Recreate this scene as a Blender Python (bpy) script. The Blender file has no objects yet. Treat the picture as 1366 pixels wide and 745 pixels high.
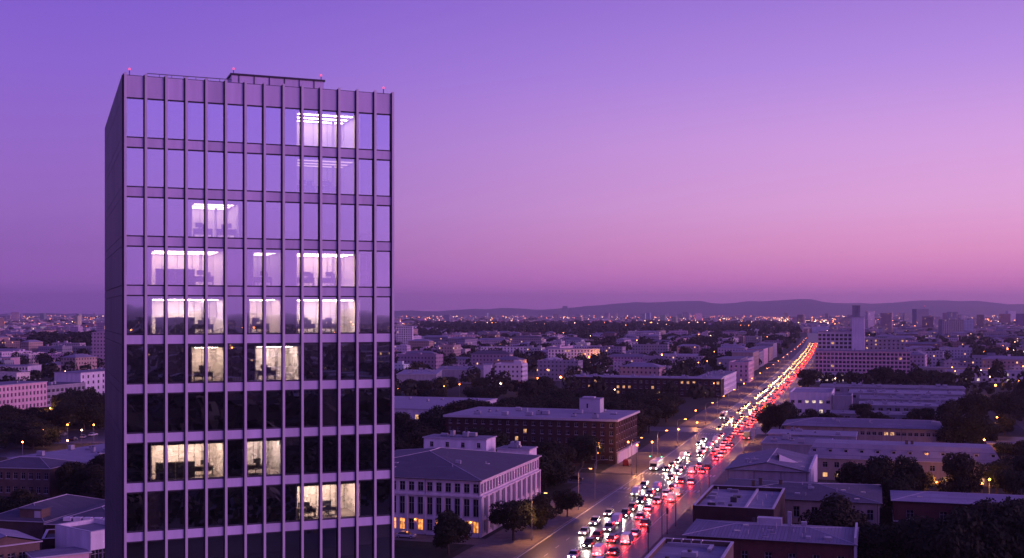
import bpy, math, random
from math import sin, cos, radians, pi, sqrt, floor
from mathutils import Vector, Matrix
rnd = random.Random(11)
U = rnd.uniform
scene = bpy.context.scene
COL = scene.collection

# ------------------------------------------------------------------ camera model, used to survey the place
F, HZ, CX, CAMZ = 1559.0, 418.0, 683.0, 50.0
def px(x, y, z=0.0):
    D = F * (CAMZ - z) / (y - HZ)
    return ((x - CX) / F * D, D)
RA = radians(17.35)
DX, DY = sin(RA), cos(RA)
def su(s, u): return (s * DY + u * DX, -s * DX + u * DY)
def xy2su(x, y): return (x * DY - y * DX, x * DX + y * DY)
def bend(u):
    t = max(0.0, u - 400.0)
    return -0.011 * t - 1.0e-5 * t * t
def lane(s, u): return su(s + bend(u), u)

def lin(c):
    return tuple((v / 255 / 12.92 if v / 255 <= .04045 else ((v / 255 + .055) / 1.055) ** 2.4) for v in c)

# ------------------------------------------------------------------ materials
def nt(name):
    m = bpy.data.materials.new(name); m.use_nodes = True
    t = m.node_tree; return m, t, t.nodes['Principled BSDF']
def mat(name, col, rough=.8, var=.25, scale=.4, metal=0.0, spec=.3, bump=0.0, streak=False, var2=0):
    m, t, b = nt(name)
    N, L = t.nodes, t.links
    b.inputs['Roughness'].default_value = rough; b.inputs['Metallic'].default_value = metal
    b.inputs['Specular IOR Level'].default_value = spec
    tc = N.new('ShaderNodeTexCoord'); mp = N.new('ShaderNodeMapping')
    if streak: mp.inputs['Scale'].default_value = (1.6, 1.6, .22)
    L.new(tc.outputs['Object'], mp.inputs['Vector'])
    n = N.new('ShaderNodeTexNoise'); n.inputs['Scale'].default_value = scale; n.inputs['Detail'].default_value = 7; n.inputs['Roughness'].default_value = .62
    L.new(mp.outputs[0], n.inputs['Vector'])
    r = N.new('ShaderNodeValToRGB')
    r.color_ramp.elements[0].position = .32; r.color_ramp.elements[1].position = .68
    r.color_ramp.elements[0].color = tuple(c * (1 - var) for c in col) + (1,)
    r.color_ramp.elements[1].color = tuple(min(1, c * (1 + var)) for c in col) + (1,)
    L.new(n.outputs['Fac'], r.inputs[0]); L.new(r.outputs[0], b.inputs['Base Color'])
    if var2:   # every panel its own batch of paint
        g = N.new('ShaderNodeNewGeometry'); q = N.new('ShaderNodeMapRange'); q.inputs['To Min'].default_value = 1 - var2; q.inputs['To Max'].default_value = 1 + var2 * .6
        L.new(g.outputs['Random Per Island'], q.inputs['Value']); vm = N.new('ShaderNodeVectorMath'); vm.operation = 'SCALE'
        L.new(r.outputs[0], vm.inputs[0]); L.new(q.outputs[0], vm.inputs['Scale']); L.new(vm.outputs[0], b.inputs['Base Color'])
    if bump:
        bp = N.new('ShaderNodeBump'); bp.inputs['Strength'].default_value = bump; bp.inputs['Distance'].default_value = .05
        n2 = N.new('ShaderNodeTexNoise'); n2.inputs['Scale'].default_value = scale * 9; n2.inputs['Detail'].default_value = 4
        L.new(tc.outputs['Object'], n2.inputs['Vector']); L.new(n2.outputs['Fac'], bp.inputs['Height']); L.new(bp.outputs[0], b.inputs['Normal'])
    return m
def patchy(name, col, col2, cell=3.5, rough=.7, seams=False):
    """sheet roofing laid in rolls with repairs"""
    m, t, b = nt(name); N, L = t.nodes, t.links
    b.inputs['Roughness'].default_value = rough; b.inputs['Specular IOR Level'].default_value = .35
    tc = N.new('ShaderNodeTexCoord')
    br = N.new('ShaderNodeTexBrick'); br.inputs['Scale'].default_value = 1.0
    br.inputs['Brick Width'].default_value = cell * 2.2; br.inputs['Row Height'].default_value = 1.1
    br.inputs['Mortar Size'].default_value = .035; br.inputs['Mortar Smooth'].default_value = .4
    br.inputs['Color1'].default_value = col + (1,); br.inputs['Color2'].default_value = tuple(c * .7 for c in col) + (1,)
    br.inputs['Mortar'].default_value = tuple(c * .35 for c in col) + (1,)
    mp = N.new('ShaderNodeMapping'); L.new(tc.outputs['Object'], mp.inputs[0]); L.new(mp.outputs[0], br.inputs['Vector'])
    if seams: mp.inputs['Rotation'].default_value = (0, 0, pi / 2); br.inputs['Row Height'].default_value = .62; br.inputs['Brick Width'].default_value = 30; br.inputs['Mortar Size'].default_value = .05
    n = N.new('ShaderNodeTexNoise'); n.inputs['Scale'].default_value = .16; n.inputs['Detail'].default_value = 8; n.inputs['Roughness'].default_value = .7
    L.new(tc.outputs['Object'], n.inputs['Vector'])
    r = N.new('ShaderNodeValToRGB'); r.color_ramp.elements[0].position = .42; r.color_ramp.elements[1].position = .62
    L.new(n.outputs['Fac'], r.inputs[0])
    mx = N.new('ShaderNodeMix'); mx.data_type = 'RGBA'
    L.new(r.outputs[0], mx.inputs[0]); L.new(br.outputs['Color'], mx.inputs[6]); mx.inputs[7].default_value = col2 + (1,)
    L.new(mx.outputs[2], b.inputs['Base Color'])
    return m
def brickm(name, c1, c2, mortar):
    m, t, b = nt(name); N, L = t.nodes, t.links
    b.inputs['Roughness'].default_value = .85; b.inputs['Specular IOR Level'].default_value = .2
    tc = N.new('ShaderNodeTexCoord')
    mp = N.new('ShaderNodeMapping'); mp.inputs['Rotation'].default_value = (pi / 2, 0, 0)
    L.new(tc.outputs['Object'], mp.inputs[0])
    br = N.new('ShaderNodeTexBrick'); br.inputs['Scale'].default_value = 1.0
    br.inputs['Brick Width'].default_value = .5; br.inputs['Row Height'].default_value = .16; br.inputs['Mortar Size'].default_value = .02
    br.inputs['Color1'].default_value = c1 + (1,); br.inputs['Color2'].default_value = c2 + (1,); br.inputs['Mortar'].default_value = mortar + (1,)
    L.new(mp.outputs[0], br.inputs['Vector'])
    n = N.new('ShaderNodeTexNoise'); n.inputs['Scale'].default_value = .35; n.inputs['Detail'].default_value = 6
    L.new(tc.outputs['Object'], n.inputs['Vector'])
    mx = N.new('ShaderNodeMix'); mx.data_type = 'RGBA'; mx.blend_type = 'MULTIPLY'; mx.inputs[0].default_value = .7
    L.new(br.outputs['Color'], mx.inputs[6]); L.new(n.outputs['Fac'], mx.inputs[7])
    L.new(mx.outputs[2], b.inputs['Base Color'])
    return m
def emit(name, col, strength, sample=False):
    m = bpy.data.materials.new(name); m.use_nodes = True; t = m.node_tree; t.nodes.clear()
    o = t.nodes.new('ShaderNodeOutputMaterial'); e = t.nodes.new('ShaderNodeEmission')
    e.inputs[0].default_value = col + (1,); e.inputs[1].default_value = strength
    t.links.new(e.outputs[0], o.inputs[0])
    m.cycles.emission_sampling = 'AUTO' if sample else 'NONE'
    return m
def litpane(name, col, strength):
    """a lit window: the lamp-lit room behind, uneven from curtain to wall"""
    m = bpy.data.materials.new(name); m.use_nodes = True; t = m.node_tree; t.nodes.clear(); N, L = t.nodes, t.links
    o = N.new('ShaderNodeOutputMaterial'); e = N.new('ShaderNodeEmission')
    tc = N.new('ShaderNodeTexCoord'); n = N.new('ShaderNodeTexNoise'); n.inputs['Scale'].default_value = 1.3; n.inputs['Detail'].default_value = 2
    oi = N.new('ShaderNodeObjectInfo'); ad = N.new('ShaderNodeVectorMath'); ad.operation = 'ADD'
    L.new(tc.outputs['Object'], ad.inputs[0]); L.new(oi.outputs['Location'], ad.inputs[1]); L.new(ad.outputs[0], n.inputs['Vector'])
    mr = N.new('ShaderNodeMapRange'); mr.inputs['From Min'].default_value = .35; mr.inputs['From Max'].default_value = .7
    mr.inputs['To Min'].default_value = .15 * strength; mr.inputs['To Max'].default_value = strength
    L.new(n.outputs['Fac'], mr.inputs['Value']); L.new(mr.outputs[0], e.inputs[1]); e.inputs[0].default_value = col + (1,)
    L.new(e.outputs[0], o.inputs[0]); m.cycles.emission_sampling = 'NONE'
    return m
def glossy_dark(name, col=(.015, .015, .02), rough=.12):
    m, t, b = nt(name); b.inputs['Base Color'].default_value = col + (1,); b.inputs['Roughness'].default_value = rough
    b.inputs['Specular IOR Level'].default_value = .6
    return m
def facade(name):
    """far walls: wall paint from the building's own colour, a grid of windows, a few of them lit"""
    m, t, b = nt(name); N, L = t.nodes, t.links
    def M(op, a, bb=None, c=None):
        n = N.new('ShaderNodeMath'); n.operation = op
        for i, v in enumerate((a, bb, c)):
            if v is None: continue
            if isinstance(v, (int, float)): n.inputs[i].default_value = v
            else: L.new(v, n.inputs[i])
        return n.outputs[0]
    uv = N.new('ShaderNodeUVMap'); uv.uv_map = 'UVMap'
    sp = N.new('ShaderNodeSeparateXYZ'); L.new(uv.outputs[0], sp.inputs[0])
    u = M('DIVIDE', sp.outputs[0], 3.0); v = M('DIVIDE', sp.outputs[1], 3.1)
    fu, fv = M('FRACT', u), M('FRACT', v)
    m1 = M('MULTIPLY', M('COMPARE', fu, .5, .19), M('COMPARE', fv, .52, .22))
    m1 = M('MULTIPLY', m1, M('GREATER_THAN', sp.outputs[1], .5))
    cb = N.new('ShaderNodeCombineXYZ'); L.new(M('FLOOR', u), cb.inputs[0]); L.new(M('FLOOR', v), cb.inputs[1])
    wn = N.new('ShaderNodeTexWhiteNoise'); wn.noise_dimensions = '3D'; L.new(cb.outputs[0], wn.inputs['Vector'])
    lit = M('MULTIPLY', M('GREATER_THAN', wn.outputs['Value'], .965), m1)
    at = N.new('ShaderNodeAttribute'); at.attribute_name = 'wallcol'
    n = N.new('ShaderNodeTexNoise'); n.inputs['Scale'].default_value = .12; n.inputs['Detail'].default_value = 5
    g = N.new('ShaderNodeNewGeometry'); L.new(g.outputs['Position'], n.inputs['Vector'])
    mr = N.new('ShaderNodeMapRange'); mr.inputs['To Min'].default_value = .7; mr.inputs['To Max'].default_value = 1.15; L.new(n.outputs['Fac'], mr.inputs['Value'])
    vm = N.new('ShaderNodeVectorMath'); vm.operation = 'SCALE'; L.new(at.outputs['Color'], vm.inputs[0]); L.new(mr.outputs[0], vm.inputs['Scale'])
    mx = N.new('ShaderNodeMix'); mx.data_type = 'RGBA'
    L.new(m1, mx.inputs[0]); L.new(vm.outputs[0], mx.inputs[6]); mx.inputs[7].default_value = (.06, .055, .07, 1)
    L.new(mx.outputs[2], b.inputs['Base Color'])
    L.new(M('SUBTRACT', .85, M('MULTIPLY', m1, .65)), b.inputs['Roughness'])
    b.inputs['Emission Color'].default_value = (1, .5, .22, 1)
    L.new(M('MULTIPLY', lit, 1.6), b.inputs['Emission Strength'])
    m.cycles.emission_sampling = 'NONE'
    return m
def roofm(name):
    m, t, b = nt(name); N, L = t.nodes, t.links
    at = N.new('ShaderNodeAttribute'); at.attribute_name = 'wallcol'
    n = N.new('ShaderNodeTexNoise'); n.inputs['Scale'].default_value = .09; n.inputs['Detail'].default_value = 6
    g = N.new('ShaderNodeNewGeometry'); L.new(g.outputs['Position'], n.inputs['Vector'])
    mr = N.new('ShaderNodeMapRange'); mr.inputs['To Min'].default_value = .5; mr.inputs['To Max'].default_value = 1.3; L.new(n.outputs['Fac'], mr.inputs['Value'])
    vm = N.new('ShaderNodeVectorMath'); vm.operation = 'SCALE'; L.new(at.outputs['Color'], vm.inputs[0]); L.new(mr.outputs[0], vm.inputs['Scale'])
    L.new(vm.outputs[0], b.inputs['Base Color']); b.inputs['Roughness'].default_value = .8
    return m

M = {}
M['facade'] = facade('far_facade'); M['roofcol'] = roofm('far_roof')
M['plaster_pink'] = mat('pink_plaster', (.74, .50, .50), streak=True, var=.14)
M['plaster_white'] = mat('white_plaster', (.74, .70, .70), streak=True, var=.14)
M['stone'] = mat('pale_stone', (.66, .59, .57), streak=True, var=.16)
M['cream'] = mat('cream_wall', (.42, .34, .27), streak=True, var=.18)
M['grey_wall'] = mat('grey_render', (.33, .32, .34), streak=True, var=.18)
M['brick'] = brickm('red_brown_brick', (.085, .036, .034), (.065, .03, .03), (.10, .08, .075))
M['brick2'] = brickm('red_brick', (.22, .06, .05), (.17, .05, .04), (.2, .14, .13))
M['tan_brick'] = brickm('tan_brick', (.26, .17, .12), (.21, .14, .1), (.24, .2, .17))
M['fascia'] = mat('painted_fascia', (.5, .48, .5), rough=.5, var=.08)
M['roof_light'] = patchy('light_roofing', (.36, .35, .40), (.27, .26, .31))
M['roof_mid'] = patchy('grey_roofing', (.25, .24, .29), (.17, .165, .20))
M['roof_dark'] = patchy('dark_roofing', (.11, .105, .13), (.075, .075, .09))
M['slate'] = patchy('slate_roof', (.12, .115, .145), (.085, .08, .10), cell=1)
M['seamed'] = patchy('seamed_roof', (.27, .255, .31), (.20, .19, .23), seams=True)
M['metal'] = mat('duct_metal', (.42, .42, .45), rough=.45, metal=.4, var=.15)
M['dark_metal'] = mat('dark_metal', (.05, .05, .055), rough=.5, var=.1)
M['pole'] = mat('pole_metal', (.22, .22, .24), rough=.5, metal=.3, var=.1)
M['winframe'] = mat('window_frame', (.45, .42, .42), rough=.6, var=.05)
M['glass'] = glossy_dark('dark_window_glass')
M['lit'] = litpane('lit_room', (1, .50, .22), 1.5)
M['litw'] = litpane('lit_room_white', (1, .74, .6), 1.6)
M['glow'] = litpane('glowing_arcade', (1, .34, .07), 2.6)
M['asphalt'] = mat('asphalt', (.065, .06, .06), rough=.42, var=.3, scale=.15, spec=.5, bump=.2)
M['paving'] = mat('paving', (.15, .125, .115), rough=.8, var=.25, scale=.5)
M['kerb'] = mat('kerb_stone', (.3, .28, .27), rough=.8)
M['paint'] = mat('road_paint', (.55, .54, .52), rough=.6, var=.3, scale=1.5)
M['lawn'] = mat('lawn', (.018, .026, .012), rough=1, var=.5, scale=.3)
M['bark'] = mat('bark', (.06, .045, .035), rough=.95, var=.3, scale=3)

def leafmat(name, c):
    m, t, b = nt(name); N, L = t.nodes, t.links
    g = N.new('ShaderNodeNewGeometry'); r = N.new('ShaderNodeValToRGB')
    L.new(g.outputs['Random Per Island'], r.inputs[0])
    r.color_ramp.elements[0].color = tuple(v * .55 for v in c) + (1,); r.color_ramp.elements[1].color = tuple(v * 1.6 for v in c) + (1,)
    L.new(r.outputs[0], b.inputs['Base Color']); b.inputs['Roughness'].default_value = .8; b.inputs['Specular IOR Level'].default_value = .15
    return m
M['leaf'] = leafmat('leaves', (.022, .028, .014))
M['leaf2'] = leafmat('leaves_olive', (.030, .031, .016))

# ------------------------------------------------------------------ mesh builder
class MB:
    def __init__(s, mats): s.v = []; s.f = []; s.mi = []; s.uv = []; s.col = []; s.mats = mats; s.use_uv = False; s.c = (.5, .5, .5)
    def face(s, pts, mi=0, uv=None):
        n = len(s.v); s.v.extend(pts); s.f.append(tuple(range(n, n + len(pts)))); s.mi.append(mi)
        if s.use_uv:
            s.uv.extend(uv if uv else [(-9, -9)] * len(pts)); s.col.extend([s.c + (1,)] * len(pts))
    def box(s, x0, x1, y0, y1, z0, z1, mi=0, bottom=True, top=True):
        p = [(x0, y0, z0), (x1, y0, z0), (x1, y1, z0), (x0, y1, z0), (x0, y0, z1), (x1, y0, z1), (x1, y1, z1), (x0, y1, z1)]
        n = len(s.v); s.v.extend(p)
        fs = [(0, 1, 5, 4), (1, 2, 6, 5), (2, 3, 7, 6), (3, 0, 4, 7)]
        if top: fs.append((4, 5, 6, 7))
        if bottom: fs.append((3, 2, 1, 0))
        for f in fs:
            s.f.append(tuple(n + i for i in f)); s.mi.append(mi)
    def tube(s, a, b, ra, rb, n=8, mi=0, cap=True):
        a, b = Vector(a), Vector(b); d = (b - a).normalized()
        q = d.orthogonal().normalized(); w = d.cross(q); k = len(s.v)
        for c, r in ((a, ra), (b, rb)):
            for i in range(n):
                t = 2 * pi * i / n; s.v.append(tuple(c + (q * cos(t) + w * sin(t)) * r))
        for i in range(n):
            j = (i + 1) % n; s.f.append((k + i, k + j, k + n + j, k + n + i)); s.mi.append(mi)
        if cap:
            s.f.append(tuple(k + i for i in reversed(range(n)))); s.mi.append(mi)
            s.f.append(tuple(k + n + i for i in range(n))); s.mi.append(mi)
    def ico(s, c, r, mi=0):
        k = len(s.v)
        for d in ((1, 0, 0), (-1, 0, 0), (0, 1, 0), (0, -1, 0), (0, 0, 1), (0, 0, -1)):
            s.v.append((c[0] + d[0] * r, c[1] + d[1] * r, c[2] + d[2] * r))
        for f in ((0, 2, 4), (2, 1, 4), (1, 3, 4), (3, 0, 4), (2, 0, 5), (1, 2, 5), (3, 1, 5), (0, 3, 5)):
            s.f.append(tuple(k + i for i in f)); s.mi.append(mi)
    def mesh(s, name, smooth=False):
        me = bpy.data.meshes.new(name); me.from_pydata(s.v, [], s.f)
        for m in s.mats: me.materials.append(m)
        me.polygons.foreach_set('material_index', s.mi)
        if smooth: me.polygons.foreach_set('use_smooth', [True] * len(s.f))
        if s.use_uv:
            l = me.uv_layers.new(name='UVMap'); l.data.foreach_set('uv', [c for p in s.uv for c in p])
            a = me.color_attributes.new('wallcol', 'FLOAT_COLOR', 'CORNER'); a.data.foreach_set('color', [c for p in s.col for c in p])
        me.update(); return me
    def build(s, name, parent=None, smooth=False, **tags):
        return link(name, s.mesh(name, smooth), parent, **tags)
def link(name, me, parent=None, loc=None, rz=None, **tags):
    o = bpy.data.objects.new(name, me); COL.objects.link(o)
    if parent: o.parent = parent
    if loc is not None: o.location = loc
    if rz is not None: o.rotation_euler = (0, 0, rz)
    for k, v in tags.items():
        if v: o[k] = v
    return o
def empty(name, loc, rz, label, category, group=None):
    return link(name, None, None, loc, rz, label=label, category=category, group=group)
def copy_thing(root, loc, rz, label=None, group=None, scale=None):
    r = root.copy(); COL.objects.link(r); r.location = loc; r.rotation_euler = (0, 0, rz)
    if scale: r.scale = scale
    if label: r['label'] = label
    if group: r['group'] = group
    for ch in KIDS.get(root.name, root.children):
        c = ch.copy(); COL.objects.link(c); c.parent = r
        for g in ch.children:
            d = g.copy(); COL.objects.link(d); d.parent = c
    return r
KIDS = {}

OCC = []   # footprints already built: (corner, x axis, w, dep)
def occupy(p, ang, w, dep, pad=3): OCC.append((p[0], p[1], cos(ang), sin(ang), w, dep, pad))
def is_free(x, y, r=0):
    for (ox, oy, c, s_, w, d, pad) in OCC:
        dx, dy = x - ox, y - oy; a = dx * c + dy * s_; b = -dx * s_ + dy * c
        if -pad - r < a < w + pad + r and -pad - r < b < d + pad + r: return False
    return True
def road_free(x, y, r):
    s, u = xy2su(x, y); s -= bend(u)
    if -84 - r < s < -38 + r and u > 100: return False
    return True

# ------------------------------------------------------------------ windows and buildings
WM = {}
def window_mesh(w, h, style):
    k = (round(w, 2), round(h, 2), style)
    if k in WM: return WM[k]
    pane = {'dark': M['glass'], 'lit': M['lit'], 'litw': M['litw'], 'glow': M['glow']}[style]
    mb = MB([M['winframe'], pane]); f = .09
    mb.box(-w / 2, w / 2, 0, .08, 0, f); mb.box(-w / 2, w / 2, 0, .08, h - f, h)
    mb.box(-w / 2, -w / 2 + f, 0, .08, f, h - f); mb.box(w / 2 - f, w / 2, 0, .08, f, h - f)
    mb.box(-.035, .035, .01, .07, f, h - f)
    if h > 1.2: mb.box(-w / 2 + f, -.035, .012, .068, h * .62, h * .62 + .06); mb.box(.035, w / 2 - f, .012, .068, h * .62, h * .62 + .06)
    mb.box(-w / 2 - .08, w / 2 + .08, -.34, .02, -.1, 0)
    mb.box(-w / 2 + f, w / 2 - f, .04, .055, f, h - f, 1)
    WM[k] = mb.mesh('window'); return WM[k]

def wall_grid(mb, o, ax, w, z0, z1, holes, rev=.3, mi=0):
    """a wall from o along ax with openings and their reveals; inward is to the left of ax"""
    ix, iy = -ax[1], ax[0]
    xs = sorted({0, w} | {a for h in holes for a in h[:2]}); zs = sorted({z0, z1} | {a for h in holes for a in h[2:4]})
    P = lambda x, z, d=0: (o[0] + ax[0] * x + ix * d, o[1] + ax[1] * x + iy * d, z)
    hs = [(h[0], h[1], h[2], h[3]) for h in holes]
    for j in range(len(zs) - 1):
        run = None
        zc = (zs[j] + zs[j + 1]) / 2
        row = [h for h in hs if h[2] < zc < h[3]]
        start = 0
        for h in sorted(row):
            if h[0] > start: mb.face([P(start, zs[j]), P(h[0], zs[j]), P(h[0], zs[j + 1]), P(start, zs[j + 1])], mi)
            start = h[1]
        if start < w: mb.face([P(start, zs[j]), P(w, zs[j]), P(w, zs[j + 1]), P(start, zs[j + 1])], mi)
    for a, b, c, d in hs:
        mb.face([P(a, c), P(a, c, rev), P(a, d, rev), P(a, d)], mi); mb.face([P(b, c, rev), P(b, c), P(b, d), P(b, d, rev)], mi)
        mb.face([P(a, c), P(b, c), P(b, c, rev), P(a, c, rev)], mi); mb.face([P(a, d, rev), P(b, d, rev), P(b, d), P(a, d)], mi)

def building(name, label, cat, p0, ang, w, dep, h, wall, roof, kind='flat', rise=1.5, front=None, right=None, left=None,
             group=None, lit=.05, units=0, fascia=.0, over=.4, fasc_mat='fascia', cap=96, litstyle='lit', extras=None, glow_rows=(), band=(), near=0):
    """p0: near left corner; x along the front, y away from the camera. front/right/left: (columns, rows[(sill, head)], window width)"""
    root = empty(name, (p0[0], p0[1], 0), ang, label, cat, group)
    occupy(p0, ang, w, dep)
    wb = MB([M[wall]]); wins = []
    def side(spec, o, ax, length, rz):
        holes = []
        if spec:
            n, rows, ww = spec[:3]
            m = spec[3] if len(spec) > 3 else length / n / 2
            for i in range(n):
                xc = m + (length - 2 * m) * (i / (n - 1) if n > 1 else .5)
                for j, (a, b) in enumerate(rows):
                    holes.append((xc - ww / 2, xc + ww / 2, a, b))
                    ix, iy = -ax[1], ax[0]
                    wins.append((o[0] + ax[0] * xc + ix * .26, o[1] + ax[1] * xc + iy * .26, a, rz, ww, b - a, j))
        wall_grid(wb, o, ax, length, 0, h, holes)
    side(front, (0, 0), (1, 0), w, 0)
    side(right, (w, 0), (0, 1), dep, pi / 2)
    side(None, (w, dep), (-1, 0), w, pi)
    side(left, (0, dep), (0, -1), dep, -pi / 2)
    if kind == 'gable':
        for yy in (0, dep) if w < dep else ():
            wb.face([(0, yy, h), (w, yy, h), (w / 2, yy, h + rise)])
        for xx in (0, w) if w >= dep else ():
            wb.face([(xx, 0, h), (xx, dep, h), (xx, dep / 2, h + rise)])
    wb.build('wall', root)
    for b in band:   # string courses
        bb = MB([M[fasc_mat]]); bb.box(-.55 if b > 8 else -.15, w + (.55 if b > 8 else .15), -.55 if b > 8 else -.15, dep + .15, b, b + .3); bb.build('string_course', root)
    rest = None
    for k, (x, y, z, rz, ww, hh, j) in enumerate(wins):
        st = litstyle if rnd.random() < lit else 'dark'
        if j in glow_rows: st = 'glow' if rnd.random() < .8 else 'dark'
        me = window_mesh(ww, hh, st)
        if k < cap: link('window', me, root, (x, y, z), rz)
        else:
            if rest is None: rest = MB([M['winframe'], M['glass'], M['lit']])
            R = Matrix.Translation((x, y, z)) @ Matrix.Rotation(rz, 4, 'Z'); n = len(rest.v)
            rest.v.extend(tuple(R @ v.co) for v in me.vertices)
            for pl in me.polygons: rest.f.append(tuple(n + i for i in pl.vertices)); rest.mi.append(pl.material_index and (2 if st != 'dark' else 1))
    if rest: rest.build('window', root, kind='stuff')
    rb = MB([M[roof], M[fasc_mat], M[wall]]); e = over
    if kind == 'flat':
        rb.box(-e, w + e, -e, dep + e, h, h + .25 + fascia, 1)
        rb.box(-e + .3, w + e - .3, -e + .3, dep + e - .3, h + .25 + fascia, h + .3 + fascia, 0)
        top = h + .3 + fascia
    elif kind == 'parapet':
        t = .35; pz = h + .8
        rb.box(t, w - t, t, dep - t, h - .05, h + .05, 0)
        for q in ((0, w, 0, t), (0, w, dep - t, dep), (0, t, t, dep - t), (w - t, w, t, dep - t)): rb.box(q[0], q[1], q[2], q[3], h - .05, pz, 2)
        for q in ((-.06, w + .06, -.06, t + .06), (-.06, w + .06, dep - t - .06, dep + .06), (-.06, t + .06, t + .06, dep - t - .06), (w - t - .06, w + .06, t + .06, dep - t - .06)): rb.box(q[0], q[1], q[2], q[3], pz, pz + .1, 1)
        top = h + .05
    elif kind in ('hip', 'gable', 'mansard'):
        rb.box(-e, w + e, -e, dep + e, h, h + .22, 1)
        z = h + .222; a = [(-e, -e, z), (w + e, -e, z), (w + e, dep + e, z), (-e, dep + e, z)]
        if kind == 'hip':
            r = min(w, dep) / 2
            q = [(r, dep / 2, z + rise), (w - r, dep / 2, z + rise)] if w >= dep else [(w / 2, r, z + rise), (w / 2, dep - r, z + rise)]
            if w >= dep:
                rb.face([a[0], a[1], q[1], q[0]]); rb.face([a[1], a[2], q[1]]); rb.face([a[2], a[3], q[0], q[1]]); rb.face([a[3], a[0], q[0]])
            else:
                rb.face([a[0], a[1], q[0]]); rb.face([a[1], a[2], q[1], q[0]]); rb.face([a[2], a[3], q[1]]); rb.face([a[3], a[0], q[0], q[1]])
            rb.tube(q[0], q[1], .12, .12, 6, 1)
            for c, dq in ((a[0], q[0]), (a[1], q[1] if w >= dep else q[0]), (a[2], q[1]), (a[3], q[0] if w >= dep else q[1])): rb.tube(c, dq, .07, .07, 5, 1)
        elif kind == 'gable':
            if w >= dep:
                q = [(-e, dep / 2, z + rise), (w + e, dep / 2, z + rise)]
                rb.face([a[0], a[1], q[1], q[0]]); rb.face([a[2], a[3], q[0], q[1]])
            else:
                q = [(w / 2, -e, z + rise), (w / 2, dep + e, z + rise)]
                rb.face([a[1], a[2], q[1], q[0]]); rb.face([a[3], a[0], q[0], q[1]])
            rb.tube(q[0], q[1], .12, .12, 6, 1)
        else:
            i = rise * .45; zz = z + rise
            c = [(i, i, zz), (w - i, i, zz), (w - i, dep - i, zz), (i, dep - i, zz)]
            for k in range(4): rb.face([a[k], a[(k + 1) % 4], c[(k + 1) % 4], c[k]])
            rb.face(c)
        top = h + .22
    rb.build('roof', root)
    if kind in ('flat', 'parapet'):
        for k in range(int(units * 1.8)):
            ux, uy = U(2, w - 5), U(1.5, max(2, dep - 4)); a, b, c = U(.8, 2.6), U(.8, 2.2), U(.5, 1.6)
            ub = MB([M['metal'], M['dark_metal']]); ub.box(ux, ux + a, uy, uy + b, top, top + .12, 1); ub.box(ux + .05, ux + a - .05, uy + .05, uy + b - .05, top + .12, top + c)
            if rnd.random() < .5: ub.tube((ux + a / 2, uy + b / 2, top + c), (ux + a / 2, uy + b / 2, top + c + .3), .35, .35, 10, 1)
            ub.build(rnd.choice(['roof_unit', 'roof_vent']), root)
    else:
        for k in range(units):
            ux = U(.15, .85) * w; fy = U(.2, .45); uy = fy * dep
            zc = h + .2 + rise * (1 if kind == 'mansard' else fy * 2)
            ub = MB([M['tan_brick'], M['dark_metal']])
            ub.box(ux, ux + .8, uy, uy + .6, zc - 1.0 if kind != 'mansard' else zc, zc + 1.0); ub.box(ux - .06, ux + .86, uy - .06, uy + .66, zc + 1.0, zc + 1.12, 1)
            ub.build('chimney', root)
    if kind in ('hip', 'gable') and near:
        m_ = min(w, dep) / 2
        for k in range(near):
            x, y = U(.08, .92) * w, U(.06, .46) * dep
            dd = min(x, w - x, y, dep - y) if kind == 'hip' else (min(y, dep - y) if w >= dep else min(x, w - x))
            zc = h + .22 + rise * min(1, dd / m_); t_ = rnd.random()
            if t_ < .35: mb = MB([M['metal']]); mb.tube((x, y, zc - .2), (x, y, zc + U(.5, 1.1)), .11, .11, 8); nm_ = 'vent_pipe'
            elif t_ < .6: mb = MB([M['fascia'], M['glass']]); mb.box(x - .55, x + .55, y - .4, y + .4, zc - .3, zc + .18); mb.box(x - .48, x + .48, y - .33, y + .33, zc + .182, zc + .2, 1); nm_ = 'skylight'
            elif t_ < .85: mb = MB([M['metal'], M['dark_metal']]); a_, b_ = U(.3, .9), U(.3, .7); mb.box(x - a_, x + a_, y - b_, y + b_, zc - .3, zc + U(.3, .9)); nm_ = 'roof_unit'
            else:
                mb = MB([M['pole']]); mb.tube((x, y, zc - .2), (x, y, zc + 2.2), .03, .02, 5)
                for q in range(4): mb.tube((x - .5 + q * .05, y, zc + 1.4 + q * .22), (x + .5 - q * .05, y, zc + 1.4 + q * .22), .015, .015, 4)
                nm_ = 'aerial'
            mb.build(nm_, root)
    if kind != 'parapet' and near:
        gb = MB([M['dark_metal']])
        for x_ in (.4, w * .34, w * .67, w - .4): gb.tube((x_, -.12, 0), (x_, -.12, h - .1), .06, .06, 6)
        gb.tube((-e, -e - .08, h + .1), (w + e, -e - .08, h + .1), .09, .09, 6); gb.build('gutter', root)
    if extras: extras(root, w, dep, h, top)
    return root
def grid_ang(): return -RA          # facades square to the avenue: x axis = away from the avenue's left kerb
def by_su(s0, u0): return su(s0, u0)
def rows(n, first, step, hh): return [(first + i * step, first + i * step + hh) for i in range(n)]

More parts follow.
